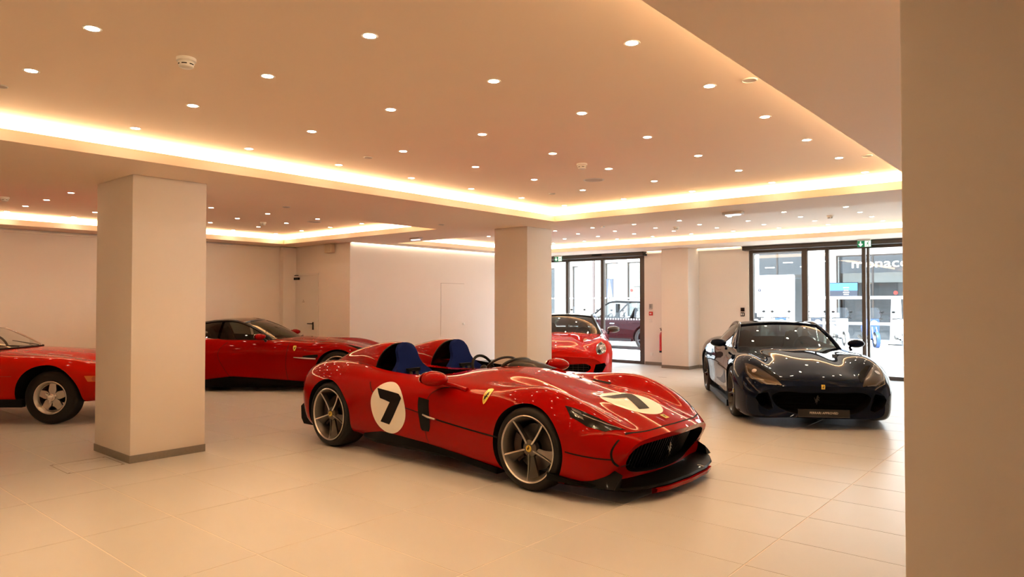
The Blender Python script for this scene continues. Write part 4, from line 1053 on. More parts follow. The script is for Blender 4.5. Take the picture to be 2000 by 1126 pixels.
# ------------------------------------------------------------------ closed cars
def gt_rings(k=1.0, hood=0.0, tail=0.0, nose=0.0, w=1.0):
    U = [(0.6, 0.12), (0, 0.12)]
    r = [
        (-3.62, -0.10, [(0, .90), (.3, .895), (.55, .88), (.70, .84), (.79, .77), (.84, .65), (.82, .48), (.76, .32), (.5, .28), (0, .28)]),
        (-3.47, -0.08, [(0, .955), (.3, .95), (.55, .935), (.73, .895), (.86, .82), (.93, .66), (.92, .46), (.87, .26), (.6, .18), (0, .18)]),
        (-3.18, -0.02, [(0, .975), (.3, .97), (.55, .96), (.75, .935), (.90, .855), (.98, .68), (.975, .45), (.93, .22), (.6, .13), (0, .13)]),
        (-2.72, 0, [(0, .965), (.3, .965), (.55, .962), (.755, .95), (.91, .87), (.985, .68), (.985, .45), (.945, .22)] + U),
        (-2.20, 0, [(0, .935), (.3, .935), (.55, .935), (.76, .93), (.88, .85), (.952, .68), (.935, .45), (.905, .20)] + U),
        (-1.60, 0, [(0, .915), (.3, .915), (.55, .915), (.77, .905), (.88, .835), (.935, .68), (.915, .45), (.895, .19)] + U),
        (-1.00, 0, [(0, .925), (.3, .92), (.55, .91), (.75, .885), (.88, .825), (.94, .67), (.93, .45), (.90, .18)] + U),
        (-.50, 0, [(0, .895 + hood), (.3, .885 + hood), (.52, .86), (.71, .87), (.88, .815), (.955, .67), (.95, .44), (.91, .16)] + U),
        (0, 0, [(0, .825 + hood), (.28, .815 + hood), (.50, .80), (.69, .855), (.86, .82), (.972, .66), (.975, .43), (.935, .15)] + U),
        (.35, 0, [(0, .755 + hood), (.28, .745 + hood), (.50, .735), (.67, .78), (.84, .745), (.955, .60), (.96, .40), (.925, .14)] + U),
        (.62, .06, [(0, .685 + hood), (.28, .675 + hood), (.48, .66), (.645, .68), (.80, .645), (.90, .53), (.91, .36), (.875, .13)] + U),
        (.84, .16, [(0, .61 + hood), (.28, .60 + hood), (.48, .59), (.63, .58), (.75, .535), (.825, .44), (.83, .31), (.79, .14), (.5, .12), (0, .12)]),
        (.93, .20, [(0, .54), (.26, .535), (.45, .525), (.59, .50), (.69, .455), (.74, .39), (.745, .30), (.71, .17), (.4, .14), (0, .14)]),
    ]
    out = []
    for x, c, p in r:
        if x > .5: x = .5 + (x - .5) * (1 + nose)
        out.append((x, c, [(q[0] * w, q[1]) for q in p]))
    return out
def greenhouse(root, cen, rail, belt, i1, i2, roof_m, pillar_m, glass_m, side_breaks, rail_r=0.022, nper=8, side_glass=None, rear_m=None, no_roof=False):
    n = len(cen); t = np.arange(n)
    C = np.array([(p[0], 0, p[1]) for p in cen]); Rl = np.array(rail, float); B = np.array(belt, float)
    tq = np.linspace(0, n - 1, (n - 1) * nper + 1)
    Cq, Rq, Bq = nspl(t, C, tq), nspl(t, Rl, tq), nspl(t, B, tq)
    V = np.linspace(-1, 1, 21)
    top = [[(c[0] + (r[0] - c[0]) * v * v, r[1] * v, c[2] + (r[2] - c[2]) * abs(v) ** 2.2) for v in V] for c, r in zip(Cq, Rq)]
    def sec(name, a, b, m):
        rows = top[a * nper:b * nper + 1]; vs = [p for r in rows for p in r]; k = 21
        fs = [(i * k + j, (i + 1) * k + j, (i + 1) * k + j + 1, i * k + j + 1) for i in range(len(rows) - 1) for j in range(k - 1)]
        me = MB().add(vs, fs).mesh(name, m, recalc=False)
        if sum(p.normal.z * p.area for p in me.polygons) < 0: me.flip_normals()
        me.shade_smooth(); return mobj(name, me, root)
    ws = sec('windscreen', 0, i1, glass_m)
    if not no_roof:
        sec('roof', i1, i2, roof_m); sec('rear_window', i2, n - 1, rear_m or glass_m)
    for s in (-1, 1):
        for q, (a, b, m) in enumerate(side_breaks):
            rows = []
            for i in range(int(a * nper), int(b * nper) + 1):
                r, e = Rq[i], Bq[i]
                rows.append([(r[0] + (e[0] - r[0]) * u, s * (r[1] + (e[1] - r[1]) * u + .022 * math.sin(math.pi * u)), r[2] + (e[2] - r[2]) * u) for u in np.linspace(0, 1, 7)])
            vs = [p for r in rows for p in r]; k = 7
            fs = [(i * k + j, (i + 1) * k + j, (i + 1) * k + j + 1, i * k + j + 1) for i in range(len(rows) - 1) for j in range(k - 1)]
            me = MB().add(vs, fs).mesh('side_window', m or side_glass or glass_m, recalc=False)
            if sum(p.normal.y * p.area for p in me.polygons) * s < 0: me.flip_normals()
            me.shade_smooth(); mobj('side_window' if m is None else 'quarter_panel', me, root)
        end = i1 * nper if no_roof else len(Rq) - 1
        MB().tube([(p[0], s * p[1], p[2]) for p in Rq[:end + 1]], rail_r, 10).build('roof_pillar', pillar_m, root, 60)
    hd = [top[i1 * nper][j] for j in range(21)]
    MB().tube(hd, rail_r * .8, 8).build('screen_header', pillar_m, root, 60)
    cw = [(p[0], p[1], p[2] + .004) for p in top[0]]
    MB().tube(cw, .012, 8).build('cowl_seal', matte_black, root, 60)
    front = [(p[0] - .03, p[1] * .95) for p in top[0]]
    side = [(p[0], p[1] - .03) for p in Bq[nper // 2:-nper // 2:4]]
    return front, side
def cabin_cut(front, side, x_end, z0=.40, mi=1):
    poly = list(front) + [(x, y) for x, y in side if x > x_end] + [(x_end, side[-1][1] * .85), (x_end, -side[-1][1] * .85)] + [(x, -y) for x, y in side[::-1] if x > x_end]
    # front runs from -y to +y
    return MB().prism(poly, 'z', z0, 1.7, mi)
def interior(root, m, xs=-2.05, z=.44, ysep=.37, drv=1, dash=(-1.15, -.85, .70, .90), h=.66, dw=.66):
    for s in (-1, 1): seat(root, xs, s * ysep, z, m, h, .25, 20)
    bevel(boxobj('dashboard', leather, dash[0], dash[1], -dw, dw, dash[2], dash[3], root), .04, 3)
    steering(root, dash[0] - .12, drv * ysep, dash[3] - .02, .175, 24)
def wheels(root, xf, xr, yf, yr, rf, rr, wf, wr, rim, style, steer=0, caliper=None):
    for s in (-1, 1):
        make_wheel(root, xf, s * yf, s, rf, wf, rim, style, steer, True, caliper); make_wheel(root, xr, s * yr, s, rr, wr, rim, style, 0, True, caliper)
def ringcut(gp, x0, x1_, mi, n=24):
    half = curve3([(a, b, 0) for a, b in gp], n)[:, :2]
    return MB().prism([tuple(p) for p in half] + [(-a, b) for a, b in half[-2:0:-1]], 'x', x0, x1_, mi)
CEN = [(-.60, .875), (-1.02, 1.075), (-1.45, 1.232), (-1.85, 1.275), (-2.35, 1.235), (-2.80, 1.115), (-3.2, .965)]
RAIL = [(-.90, .735, .868), (-1.18, .665, 1.045), (-1.52, .585, 1.192), (-1.88, .565, 1.232), (-2.35, .55, 1.185), (-2.75, .55, 1.075), (-3.1, .57, .955)]
BELT = [(-.88, .755, .860), (-1.12, .795, .872), (-1.50, .82, .880), (-1.88, .82, .890), (-2.32, .79, .910), (-2.62, .73, .930), (-2.9, .66, .945)]

def navy_coupe():
    root = empty('sports_coupe', (-3.07, 9.756, 0), R(-58.6))
    me0 = shell(loft(gt_rings(), 170, 52)).mesh('body', navy); sk = Skin(me0)
    fr, sd = greenhouse(root, CEN, RAIL, BELT, 2, 4, navy, navy, car_glass, [(0, 4, None), (4.125, 5.5, None)], .03, 8, None, dark_glass)
    mats = [navy, matte_black]
    ck = [arch_cutter(x, .355, .378, s, .58) for x in (0, -2.72) for s in (-1, 1)]
    ck.append(cabin_cut(fr, sd, -2.85))
    ck.append(ringcut([(0, .455), (.30, .452), (.52, .44), (.58, .40), (.52, .27), (.40, .205), (0, .195)], .60, 1.4, 1))
    for s in (-1, 1): ck.append(MB().prism([(s * a, b) for a, b in [(.63, .44), (.74, .42), (.775, .36), (.72, .26), (.62, .215), (.57, .24), (.60, .36)]], 'x', .45, 1.4, 1))
    body, wells = split(boolean(me0, ck, mats), mats, ['body', 'wheel_arch'], root)
    for k in range(5):
        z = .225 + .045 * k; hw = .53 - .02 * (4 - k)
        MB().box(.62, .635, -hw, hw, z, z + .008).build('grille_bar', matte_black, root)
    hp = horse(.045, .06, 0, .33); MB().prism(hp, 'x', .64, .648).build('grille_emblem', gunmetal, root)
    for s in (-1, 1):
        A = [(.34, s * .815), (.46, s * .725), (.60, s * .63), (.74, s * .545), (.872, s * .470)]
        B = [(.34, s * .825), (.52, s * .845), (.66, s * .800), (.785, s * .690), (.875, s * .480)]
        hl = sk.between('headlamp', A, B, 'T', mat('headlamp_amber', (.06, .040, .022), .22, .5, coat=.4), root, .003, 26, 8)
        sk.disc('projector', .565, s * .745, .035, .03, 'T', lamp_clear, hl, .006, 4, 18)
        sk.between('light_blade', [(.42, s * .815), (.55, s * .815), (.68, s * .765), (.80, s * .640), (.85, s * .53)], [(.42, s * .825), (.55, s * .828), (.68, s * .778), (.81, s * .650), (.86, s * .53)], 'T', gunmetal, hl, .006, 20, 3)
        C_ = [(.42, s * .715), (.56, s * .625), (.70, s * .545), (.83, s * .475)]; D = [(.43, s * .66), (.56, s * .545), (.69, s * .475), (.81, s * .465)]
        sk.between('headlamp_duct', C_, D, 'T', matte_black, root, .0025, 18, 5)
        sk.between('bonnet_vent', [(-.10, s * .40), (-.32, s * .46)], [(-.08, s * .46), (-.30, s * .52)], 'T', matte_black, root, .003, 8, 4)
        mirror_pod(root, -.98, s * .985, .955, s, navy, (.10, .12, .062), None, (.10, .02, -.09))
        md = 'R' if s < 0 else 'L'
        sk.line('door_line', [(-.72, .80), (-.78, .62), (-.80, .40), (-.72, .22)], .007, md, matte_black, root)
        sk.line('door_line', [(-1.95, .86), (-2.05, .70), (-2.02, .45), (-1.85, .22)], .007, md, matte_black, root)
        sk.between('side_scoop', [(-.60, .60), (-.80, .50), (-1.2, .40), (-1.7, .36)], [(-.55, .40), (-.8, .36), (-1.2, .34), (-1.7, .345)], md, black_m, root, .003, 18, 5)
        boxobj('side_skirt', carbon, -2.30, -.42, s * .90 - .05, s * .90 + .05, .075, .165, root)
    # lip, plate, badge
    sp = []
    for yy in np.linspace(-.93, .93, 31):
        a = abs(yy); xf = np.interp(a, [0, .4, .65, .82, .93], [.92, .88, .80, .66, .44]); sp += [(xf - .22, yy, .145), (xf, yy, .145), (xf + .012, yy, .162), (xf - .22, yy, .185)]
    MB().add(sp, [(i * 4 + e, i * 4 + (e + 1) % 4, i * 4 + 4 + (e + 1) % 4, i * 4 + 4 + e) for i in range(30) for e in range(4)] + [(0, 1, 2, 3), (120, 121, 122, 123)]).build('front_lip', carbon, root, 40)
    p = boxobj('show_plate', plate_m, .935, .945, -.30, .30, .165, .255, root)
    boxobj('plate_edge', gunmetal, .932, .947, -.30, .30, .158, .1645, p)
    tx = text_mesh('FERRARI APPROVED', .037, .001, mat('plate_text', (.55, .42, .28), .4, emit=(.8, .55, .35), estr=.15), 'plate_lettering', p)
    tx.location = (.9465, 0, .21); tx.rotation_euler = (R(90), 0, R(90)); tx.scale = (1.0, 1, 1)
    nb = sk.between('nose_badge', [(-.021, .55), (.021, .55)], [(-.021, .50), (.021, .50)], 'F', yellow_m, root, .006, 4, 4)
    sk.poly('badge_emblem', horse(.015, .020, 0, .525), 'F', decal_black, nb, .0085)
    sk.line('bonnet_line', [(.66, -.62), (.80, -.35), (.85, 0), (.80, .35), (.66, .62)], .005, 'T', matte_black, root, .002, 50)
    interior(root, leather, dash=(-1.22, -.80, .70, .89))
    wheels(root, 0, -2.72, .955, .97, .352, .355, .275, .315, .268, 'black', 0, yellow_m)
    return tag(root, 'dark navy coupe with a black show plate parked by the wide glass entrance', 'car')
navy_coupe()

def dark_roof_coupe():
    root = empty('sports_coupe', (-10.79, 7.99, 0), R(40.3))
    me0 = shell(loft(gt_rings(hood=.0), 150, 48)).mesh('body', red_deep); sk = Skin(me0)
    roof_black = mat('gloss_black_roof', (.006, .006, .007), .25, coat=1.0)
    dx = -.27; sh_ = lambda L: [(p[0] + dx * min(1, (-2.9 - p[0]) / -2.0 + .35 if p[0] > -2.9 else .35),) + tuple(p[1:]) for p in L]
    fr, sd = greenhouse(root, sh_(CEN), sh_(RAIL), sh_(BELT), 2, 4, roof_black, roof_black, car_glass, [(0, 3.0, None), (3.125, 4.1, None), (4.1, 5.5, roof_black)], .026, 8, None, dark_glass)
    mats = [red_deep, matte_black]
    ck = [arch_cutter(x, .355, .385, s, .58) for x in (0, -2.72) for s in (-1, 1)] + [cabin_cut(fr, sd, -2.75)]
    ck.append(ringcut([(0, .42), (.4, .41), (.58, .38), (.55, .26), (.40, .20), (0, .19)], .62, 1.4, 1))
    split(boolean(me0, ck, mats), mats, ['body', 'wheel_arch'], root)
    for s, md in ((-1, 'R'), (1, 'L')):
        sk.line('door_line', [(-.86, .855), (-.88, .70), (-.90, .45), (-.86, .20)], .007, md, matte_black, root)
        sk.line('door_line', [(-1.95, .86), (-2.08, .70), (-2.02, .45), (-1.85, .22)], .006, md, matte_black, root)
        sk.between('fender_vent', [(-.33, .65), (-.46, .645), (-.60, .625)], [(-.33, .60), (-.46, .592), (-.60, .598)], md, matte_black, root, .003, 10, 4)
        h0 = sk.hit(md, -.37, .575); h1 = sk.hit(md, -.76, .60)
        MB().tube([h0[0] + h0[1] * .006, (h0[0] + h1[0]) / 2 + h0[1] * .012, h1[0] + h1[1] * .005], [.012, .013, .006], 8).build('vent_blade', silver, root, 60)
        cx, cz = -.75, .755; f = 1 if s < 0 else -1
        sh = sk.poly('shield_badge', [(cx + u * .033, cz + v * .044) for u, v in SHIELD], md, yellow_m, root, .006)
        if sh: sk.poly('shield_emblem', horse(.023, .029, cx, cz, f), md, decal_black, sh, .0085)
        vs = []
        for x in np.linspace(-2.35, -.40, 30):
            zt = float(np.interp(x, [-2.35, -1.85, -.40], [.20, .26, .16])); y = .93
            vs += [(x, s * (y - .06), zt + .02), (x, s * (y + .005), zt), (x, s * (y + .02), .12), (x, s * (y - .05), .07), (x, s * (y - .2), .07)]
        MB().add(vs, [(i * 5 + e, i * 5 + (e + 1) % 5, i * 5 + 5 + (e + 1) % 5, i * 5 + 5 + e) for i in range(29) for e in range(5)] + [(0, 1, 2, 3, 4), (145, 146, 147, 148, 149)]).build('side_skirt', carbon, root, 35)
        mirror_pod(root, -1.36, s * .99, .965, s, red_deep, (.125, .115, .055), black_m, (.10, .02, -.09))
        A = [(.15, s * .82), (.40, s * .77), (.68, s * .64)]; B = [(.15, s * .83), (.36, s * .86), (.68, s * .66)]
        sk.between('headlamp', A, B, 'T', lamp_dark, root, .003, 20, 6)
        sk.between('bonnet_vent', [(.02, s * .40), (-.30, s * .48)], [(.04, s * .44), (-.28, s * .52)], 'T', matte_black, root, .003, 8, 4)
        sk.between('bonnet_vent', [(-.18, s * .36), (-.45, s * .42)], [(-.16, s * .40), (-.43, s * .46)], 'T', matte_black, root, .003, 8, 4)
        sk.line('waist_crease', [(-.75, .62), (-1.3, .645), (-1.9, .68)], .006, md, red_deep, root)
    MB().tube([(-.86, -.35, .905), (-.92, .1, .925), (-1.02, .45, .93)], .008, 6).build('wiper_arm', black_m, root)
    interior(root, leather, -2.25, dash=(-1.50, -1.12, .70, .885))
    wheels(root, 0, -2.72, .955, .97, .352, .355, .275, .315, .268, 'twist')
    return tag(root, 'deep red coupe with black roof seen side on by the service door', 'car')
dark_roof_coupe()

def red_coupe_front():
    root = empty('sports_coupe', (-8.23, 11.32, 0), R(-56.0))
    me0 = shell(loft(gt_rings(hood=.03, w=1.0), 150, 48)).mesh('body', red_solid); sk = Skin(me0)
    cen = [(x, z + .04 * min(1, max(0, (-.5 - x) / .9))) for x, z in CEN]; rail = [(x, y, z + .04 * min(1, max(0, (-.8 - x) / .7))) for x, y, z in RAIL]
    fr, sd = greenhouse(root, cen, rail, BELT, 2, 4, mat('grey_roof', (.10, .10, .10), .3, .5, coat=1), black_m, car_glass, [(0, 4, None), (4.125, 5.5, None)], .026, 8, dark_glass, dark_glass)
    mats = [red_solid, matte_black]
    ck = [arch_cutter(x, .355, .38, s, .58) for x in (0, -2.72) for s in (-1, 1)] + [cabin_cut(fr, sd, -2.85)]
    ck.append(ringcut([(0, .40), (.30, .398), (.50, .385), (.545, .35), (.50, .27), (.40, .235), (0, .225)], .55, 1.4, 1))
    for s in (-1, 1): ck.append(MB().prism([(s * a, b) for a, b in [(.63, .39), (.80, .42), (.83, .37), (.76, .25), (.62, .22), (.59, .25)]], 'x', .40, 1.4, 1))
    split(boolean(me0, ck, mats), mats, ['body', 'wheel_arch'], root)
    for k in range(11): MB().box(.56, .575, -.5 + .1 * k - .004, -.5 + .1 * k + .004, .23, .395).build('grille_bar', gunmetal, root)
    for k in range(3): MB().box(.56, .572, -.5, .5, .26 + .045 * k, .268 + .045 * k).build('grille_bar', gunmetal, root)
    for s in (-1, 1):
        A = [(s * .745, .79), (s * .66, .74), (s * .635, .66), (s * .66, .585), (s * .70, .565)]; B = [(s * .75, .79), (s * .815, .745), (s * .84, .67), (s * .815, .60), (s * .705, .565)]
        hl = sk.between('headlamp', A, B, 'F', mat('headlamp_clear', (.22, .20, .18), .1, .8, coat=1.0), root, .004, 22, 8)
        for q, (y, z, r_) in enumerate(((.745, .70, .042), (.70, .625, .032), (.765, .63, .03), (.735, .755, .025))):
            sk.disc('lamp_bowl', s * y, z, r_, r_, 'F', lamp_clear if q % 2 == 0 else lamp_dark, hl, .008, 4, 18)
        mirror_pod(root, -.95, s * 1.03, .985, s, mat('grey_mirror', (.07, .07, .07), .3, .5, coat=1), (.09, .135, .07), black_m, (.10, .03, -.08))
        sk.line('bonnet_crease', [(-.3, s * .50), (.2, s * .46), (.7, s * .38)], .006, 'T', red_solid, root, .004)
    nb = sk.between('nose_badge', [(-.026, .50), (.026, .50)], [(-.026, .445), (.026, .445)], 'F', yellow_m, root, .006, 4, 4)
    sk.poly('badge_emblem', horse(.018, .022, 0, .4725), 'F', decal_black, nb, .0085)
    MB().tube([(-.66, .30, .915), (-.64, -.1, .92), (-.72, -.45, .91)], .008, 6).build('wiper_arm', black_m, root)
    interior(root, leather, dash=(-1.25, -.85, .70, .89))
    wheels(root, 0, -2.72, .955, .97, .352, .355, .275, .315, .268, 'twist')
    return tag(root, 'bright red coupe facing forward, half hidden behind the middle column', 'car')
red_coupe_front()

def classic_spider():
    root = empty('classic_spider', (-10.80, 3.57, 0), R(40.3)); DZ = .075
    U = [(.5, .17), (0, .17)]
    rings = [
        (-3.35, -.08, [(0, .80), (.3, .80), (.55, .79), (.70, .77), (.76, .72), (.78, .60), (.76, .48), (.70, .38), (.4, .34), (0, .34)]),
        (-3.15, -.05, [(0, .845), (.3, .845), (.55, .84), (.71, .815), (.81, .74), (.845, .62), (.83, .46), (.77, .32), (.5, .26), (0, .26)]),
        (-2.4, 0, [(0, .86), (.3, .86), (.55, .855), (.73, .835), (.84, .76), (.88, .63), (.87, .45), (.81, .26)] + U),
        (-1.6, 0, [(0, .85), (.3, .85), (.55, .85), (.72, .835), (.81, .76), (.855, .63), (.84, .45), (.78, .24)] + U),
        (-.8, 0, [(0, .86), (.3, .855), (.55, .84), (.72, .815), (.82, .755), (.865, .63), (.85, .45), (.79, .23)] + U),
        (-.3, 0, [(0, .84), (.3, .83), (.55, .805), (.72, .795), (.83, .75), (.88, .63), (.865, .45), (.80, .23)] + U),
        (0.1, 0, [(0, .80), (.3, .79), (.55, .765), (.71, .765), (.82, .72), (.885, .61), (.87, .44), (.80, .24)] + U),
        (.5, .03, [(0, .74), (.3, .73), (.55, .705), (.70, .70), (.80, .655), (.86, .57), (.845, .44), (.78, .27), (.5, .2), (0, .2)]),
        (.85, .08, [(0, .66), (.3, .655), (.55, .635), (.69, .615), (.77, .58), (.815, .52), (.80, .43), (.74, .31), (.5, .26), (0, .26)]),
        (1.02, .10, [(0, .575), (.3, .572), (.55, .56), (.67, .545), (.73, .525), (.76, .49), (.75, .44), (.70, .37), (.45, .34), (0, .34)]),
    ]
    rings = [(x, c, [(p[0], p[1] + DZ) for p in q]) for x, c, q in rings]
    me0 = shell(loft(rings, 140, 46)).mesh('body', red_old); sk = Skin(me0)
    cen = [(-.87, .862), (-1.15, .985), (-1.43, 1.10), (-1.53, 1.135)]; rail = [(-1.09, .665, .845), (-1.30, .635, .965), (-1.52, .60, 1.075), (-1.60, .59, 1.105)]
    belt = [(-1.09, .70, .84), (-1.35, .73, .845), (-1.60, .745, .85), (-1.68, .75, .85)]
    cen = [(a, b + DZ) for a, b in cen]; rail = [(a, b, c + DZ) for a, b, c in rail]; belt = [(a, b, c + DZ) for a, b, c in belt]
    fr, sd = greenhouse(root, cen, rail, belt, 3, 3, red_old, chrome, clear_car_glass, [(0, 1.0, None)], .014, 8, None, None, True)
    mats = [red_old, matte_black]
    ck = [arch_cutter(x - .02, .345, .42, s, .52) for x in (0, -2.40) for s in (-1, 1)]
    ck.append(MB().prism(rrect(-2.30, -1.14, -.64, .64, .12), 'z', .38, 1.6, 1))
    split(boolean(me0, ck, mats), mats, ['body', 'wheel_arch'], root)
    for s, md in ((-1, 'R'), (1, 'L')):
        sk.line('waist_groove', [(-.45, .62), (-1.0, .62), (-1.5, .62), (-2.0, .62)], .006, md, mat('groove_red', (.30, .004, .001), .4, coat=.3), root)
        il = sk.between('indicator_lamp', [(.47, .628), (.88, .62)], [(.51, .555), (.88, .555)], md, mat('amber_lens', (.70, .16, .03), .25, coat=1), root, .006, 14, 4)
        sk.disc('bulb', .59, .592, .028, .028, md, mat('amber_bulb', (.45, .08, .02), .3), il, .009, 4, 16)
        sk.line('bumper', [(.72, .50), (.9, .49)], .02, md, chrome, root, .01, 8)
        sk.line('door_line', [(-.72, .80), (-.74, .55), (-.70, .28)], .007, md, matte_black, root)
        boxobj('sill', matte_black, -2.05, -.35, s * .77 - .06, s * .77 + .02, .22, .32, root)
        sk.between('headlamp_cover', [(.42, s * .40), (.42, s * .70)], [(.74, s * .42), (.74, s * .70)], 'T', red_old, root, .004, 10, 8)
        sk.between('bonnet_louvre', [(.05, s * .42), (-.25, s * .46)], [(.05, s * .47), (-.25, s * .51)], 'T', mat('groove_red', (.30, .004, .001)), root, .003, 10, 3)
    MB().box(.55, .95, -.62, .62, .28, .46).build('front_valance', matte_black, root)
    seats = mat('tan_leather', (.05, .03, .02), .5)
    for s in (-1, 1): seat(root, -2.0, s * .34, .48, seats, .55, .24, 16)
    bevel(boxobj('dashboard', leather, -1.40, -1.16, -.6, .6, .72, .92, root), .03, 3)
    steering(root, -1.52, .34, .90, .19, 20)
    MB().tube([(-.91, -.10, .955), (-1.05, -.40, .985), (-1.14, -.55, 1.0)], .006, 6).build('wiper_arm', black_m, root)
    MB().tube([(-.91, .30, .955), (-1.09, .02, 1.03)], .006, 6).build('wiper_arm', black_m, root)
    vq = MB(); vq.tube([(-1.52, -.61, 1.12), (-1.42, -.66, 1.02), (-1.38, -.69, .93)], .008, 6); vq.build('quarter_light_frame', chrome, root)
    wheels(root, 0, -2.40, .815, .815, .342, .342, .215, .215, .210, 'star')
    return tag(root, 'vintage red open car with star-shaped silver wheels at the left edge', 'car')
classic_spider()
# ------------------------------------------------------------------ parked vehicles in the street
def street_suv():
    root = empty('parked_suv', (-14.05, 20.80, 0), R(180))
    U = [(.6, .26), (0, .26)]
    rings = [
        (-3.75, .05, [(0, .98), (.35, .98), (.6, .97), (.78, .95), (.86, .88), (.90, .75), (.89, .60), (.84, .42), (.5, .38), (0, .38)]),
        (-3.55, .03, [(0, 1.02), (.35, 1.02), (.6, 1.02), (.82, 1.0), (.92, .92), (.955, .76), (.95, .58), (.90, .36), (.6, .30), (0, .30)]),
        (-2.9, 0, [(0, 1.03), (.35, 1.03), (.6, 1.03), (.83, 1.02), (.95, .93), (.985, .76), (.98, .56), (.93, .32)] + U),
        (-1.5, 0, [(0, 1.02), (.35, 1.02), (.6, 1.02), (.82, 1.01), (.94, .92), (.975, .76), (.96, .56), (.92, .32)] + U),
        (-.6, 0, [(0, 1.05), (.35, 1.05), (.6, 1.04), (.80, 1.02), (.93, .93), (.975, .76), (.96, .56), (.92, .32)] + U),
        (0, 0, [(0, 1.02), (.35, 1.02), (.6, 1.01), (.79, 1.0), (.93, .92), (.985, .76), (.98, .56), (.93, .32)] + U),
        (.5, .04, [(0, .97), (.35, .97), (.6, .96), (.77, .95), (.90, .88), (.955, .74), (.95, .55), (.90, .32), (.6, .28), (0, .28)]),
        (.82, .10, [(0, .90), (.35, .90), (.6, .89), (.74, .87), (.85, .80), (.89, .68), (.89, .52), (.84, .34), (.5, .30), (0, .30)]),
        (.92, .12, [(0, .82), (.35, .82), (.58, .81), (.70, .79), (.79, .73), (.83, .64), (.83, .52), (.79, .40), (.45, .36), (0, .36)])]
    me0 = shell(loft(rings, 100, 40)).mesh('body', maroon); sk = Skin(me0)
    cen = [(-.45, 1.03), (-.85, 1.32), (-1.20, 1.555), (-1.7, 1.62), (-2.6, 1.60), (-3.35, 1.52), (-3.62, 1.05)]
    rail = [(-.62, .80, 1.01), (-.98, .745, 1.29), (-1.30, .685, 1.52), (-1.75, .67, 1.58), (-2.6, .66, 1.56), (-3.25, .65, 1.49), (-3.5, .72, 1.05)]
    belt = [(-.62, .82, 1.0), (-.98, .86, 1.005), (-1.30, .87, 1.005), (-1.75, .87, 1.005), (-2.6, .87, 1.01), (-3.1, .85, 1.01), (-3.42, .78, 1.02)]
    fr, sd = greenhouse(root, cen, rail, belt, 2, 5, mat('sunlit_roof', (.8, .8, .8), .3, coat=.5), black_m, clear_car_glass, [(0, 3.5, None), (3.75, 4.5, None), (4.5, 6, black_m)], .03, 8, clear_car_glass, dark_glass)  # sunlight on the roof is put into its colour as white
    mats = [maroon, matte_black]
    ck = [arch_cutter(x, .38, .43, s, .6) for x in (0, -2.85) for s in (-1, 1)] + [cabin_cut(fr, sd, -3.2, .55)]
    split(boolean(me0, ck, mats), mats, ['body', 'wheel_arch'], root)
    for s, md in ((-1, 'R'), (1, 'L')):
        sk.line('door_line', [(-.75, .98), (-.74, .7), (-.72, .38)], .008, md, matte_black, root); sk.line('door_line', [(-1.85, .98), (-1.85, .7), (-1.80, .38)], .008, md, matte_black, root)
        sk.between('door_handle', [(-1.55, .86), (-1.72, .86)], [(-1.55, .835), (-1.72, .835)], md, chrome, root, .015, 6, 3)
        boxobj('sill', black_m, -2.35, -.45, s * .93 - .06, s * .93 + .02, .26, .36, root)
        MB().box(-1.78, -1.68, s * .80 - .10, s * .80 + .02, 1.01, 1.50).build('door_pillar', black_m, root)
        mirror_pod(root, -.95, s * 1.03, 1.10, s, black_m, (.08, .10, .085), None, (.02, .02, -.09))
    interior(root, leather, -1.95, .62, .40, 1, (-1.05, -.70, .85, 1.02), .75, .7)
    wheels(root, 0, -2.85, .965, .965, .38, .38, .26, .26, .275, 'black')
    return tag(root, 'maroon off-roader parked outside the left entrance', 'car')
street_suv()
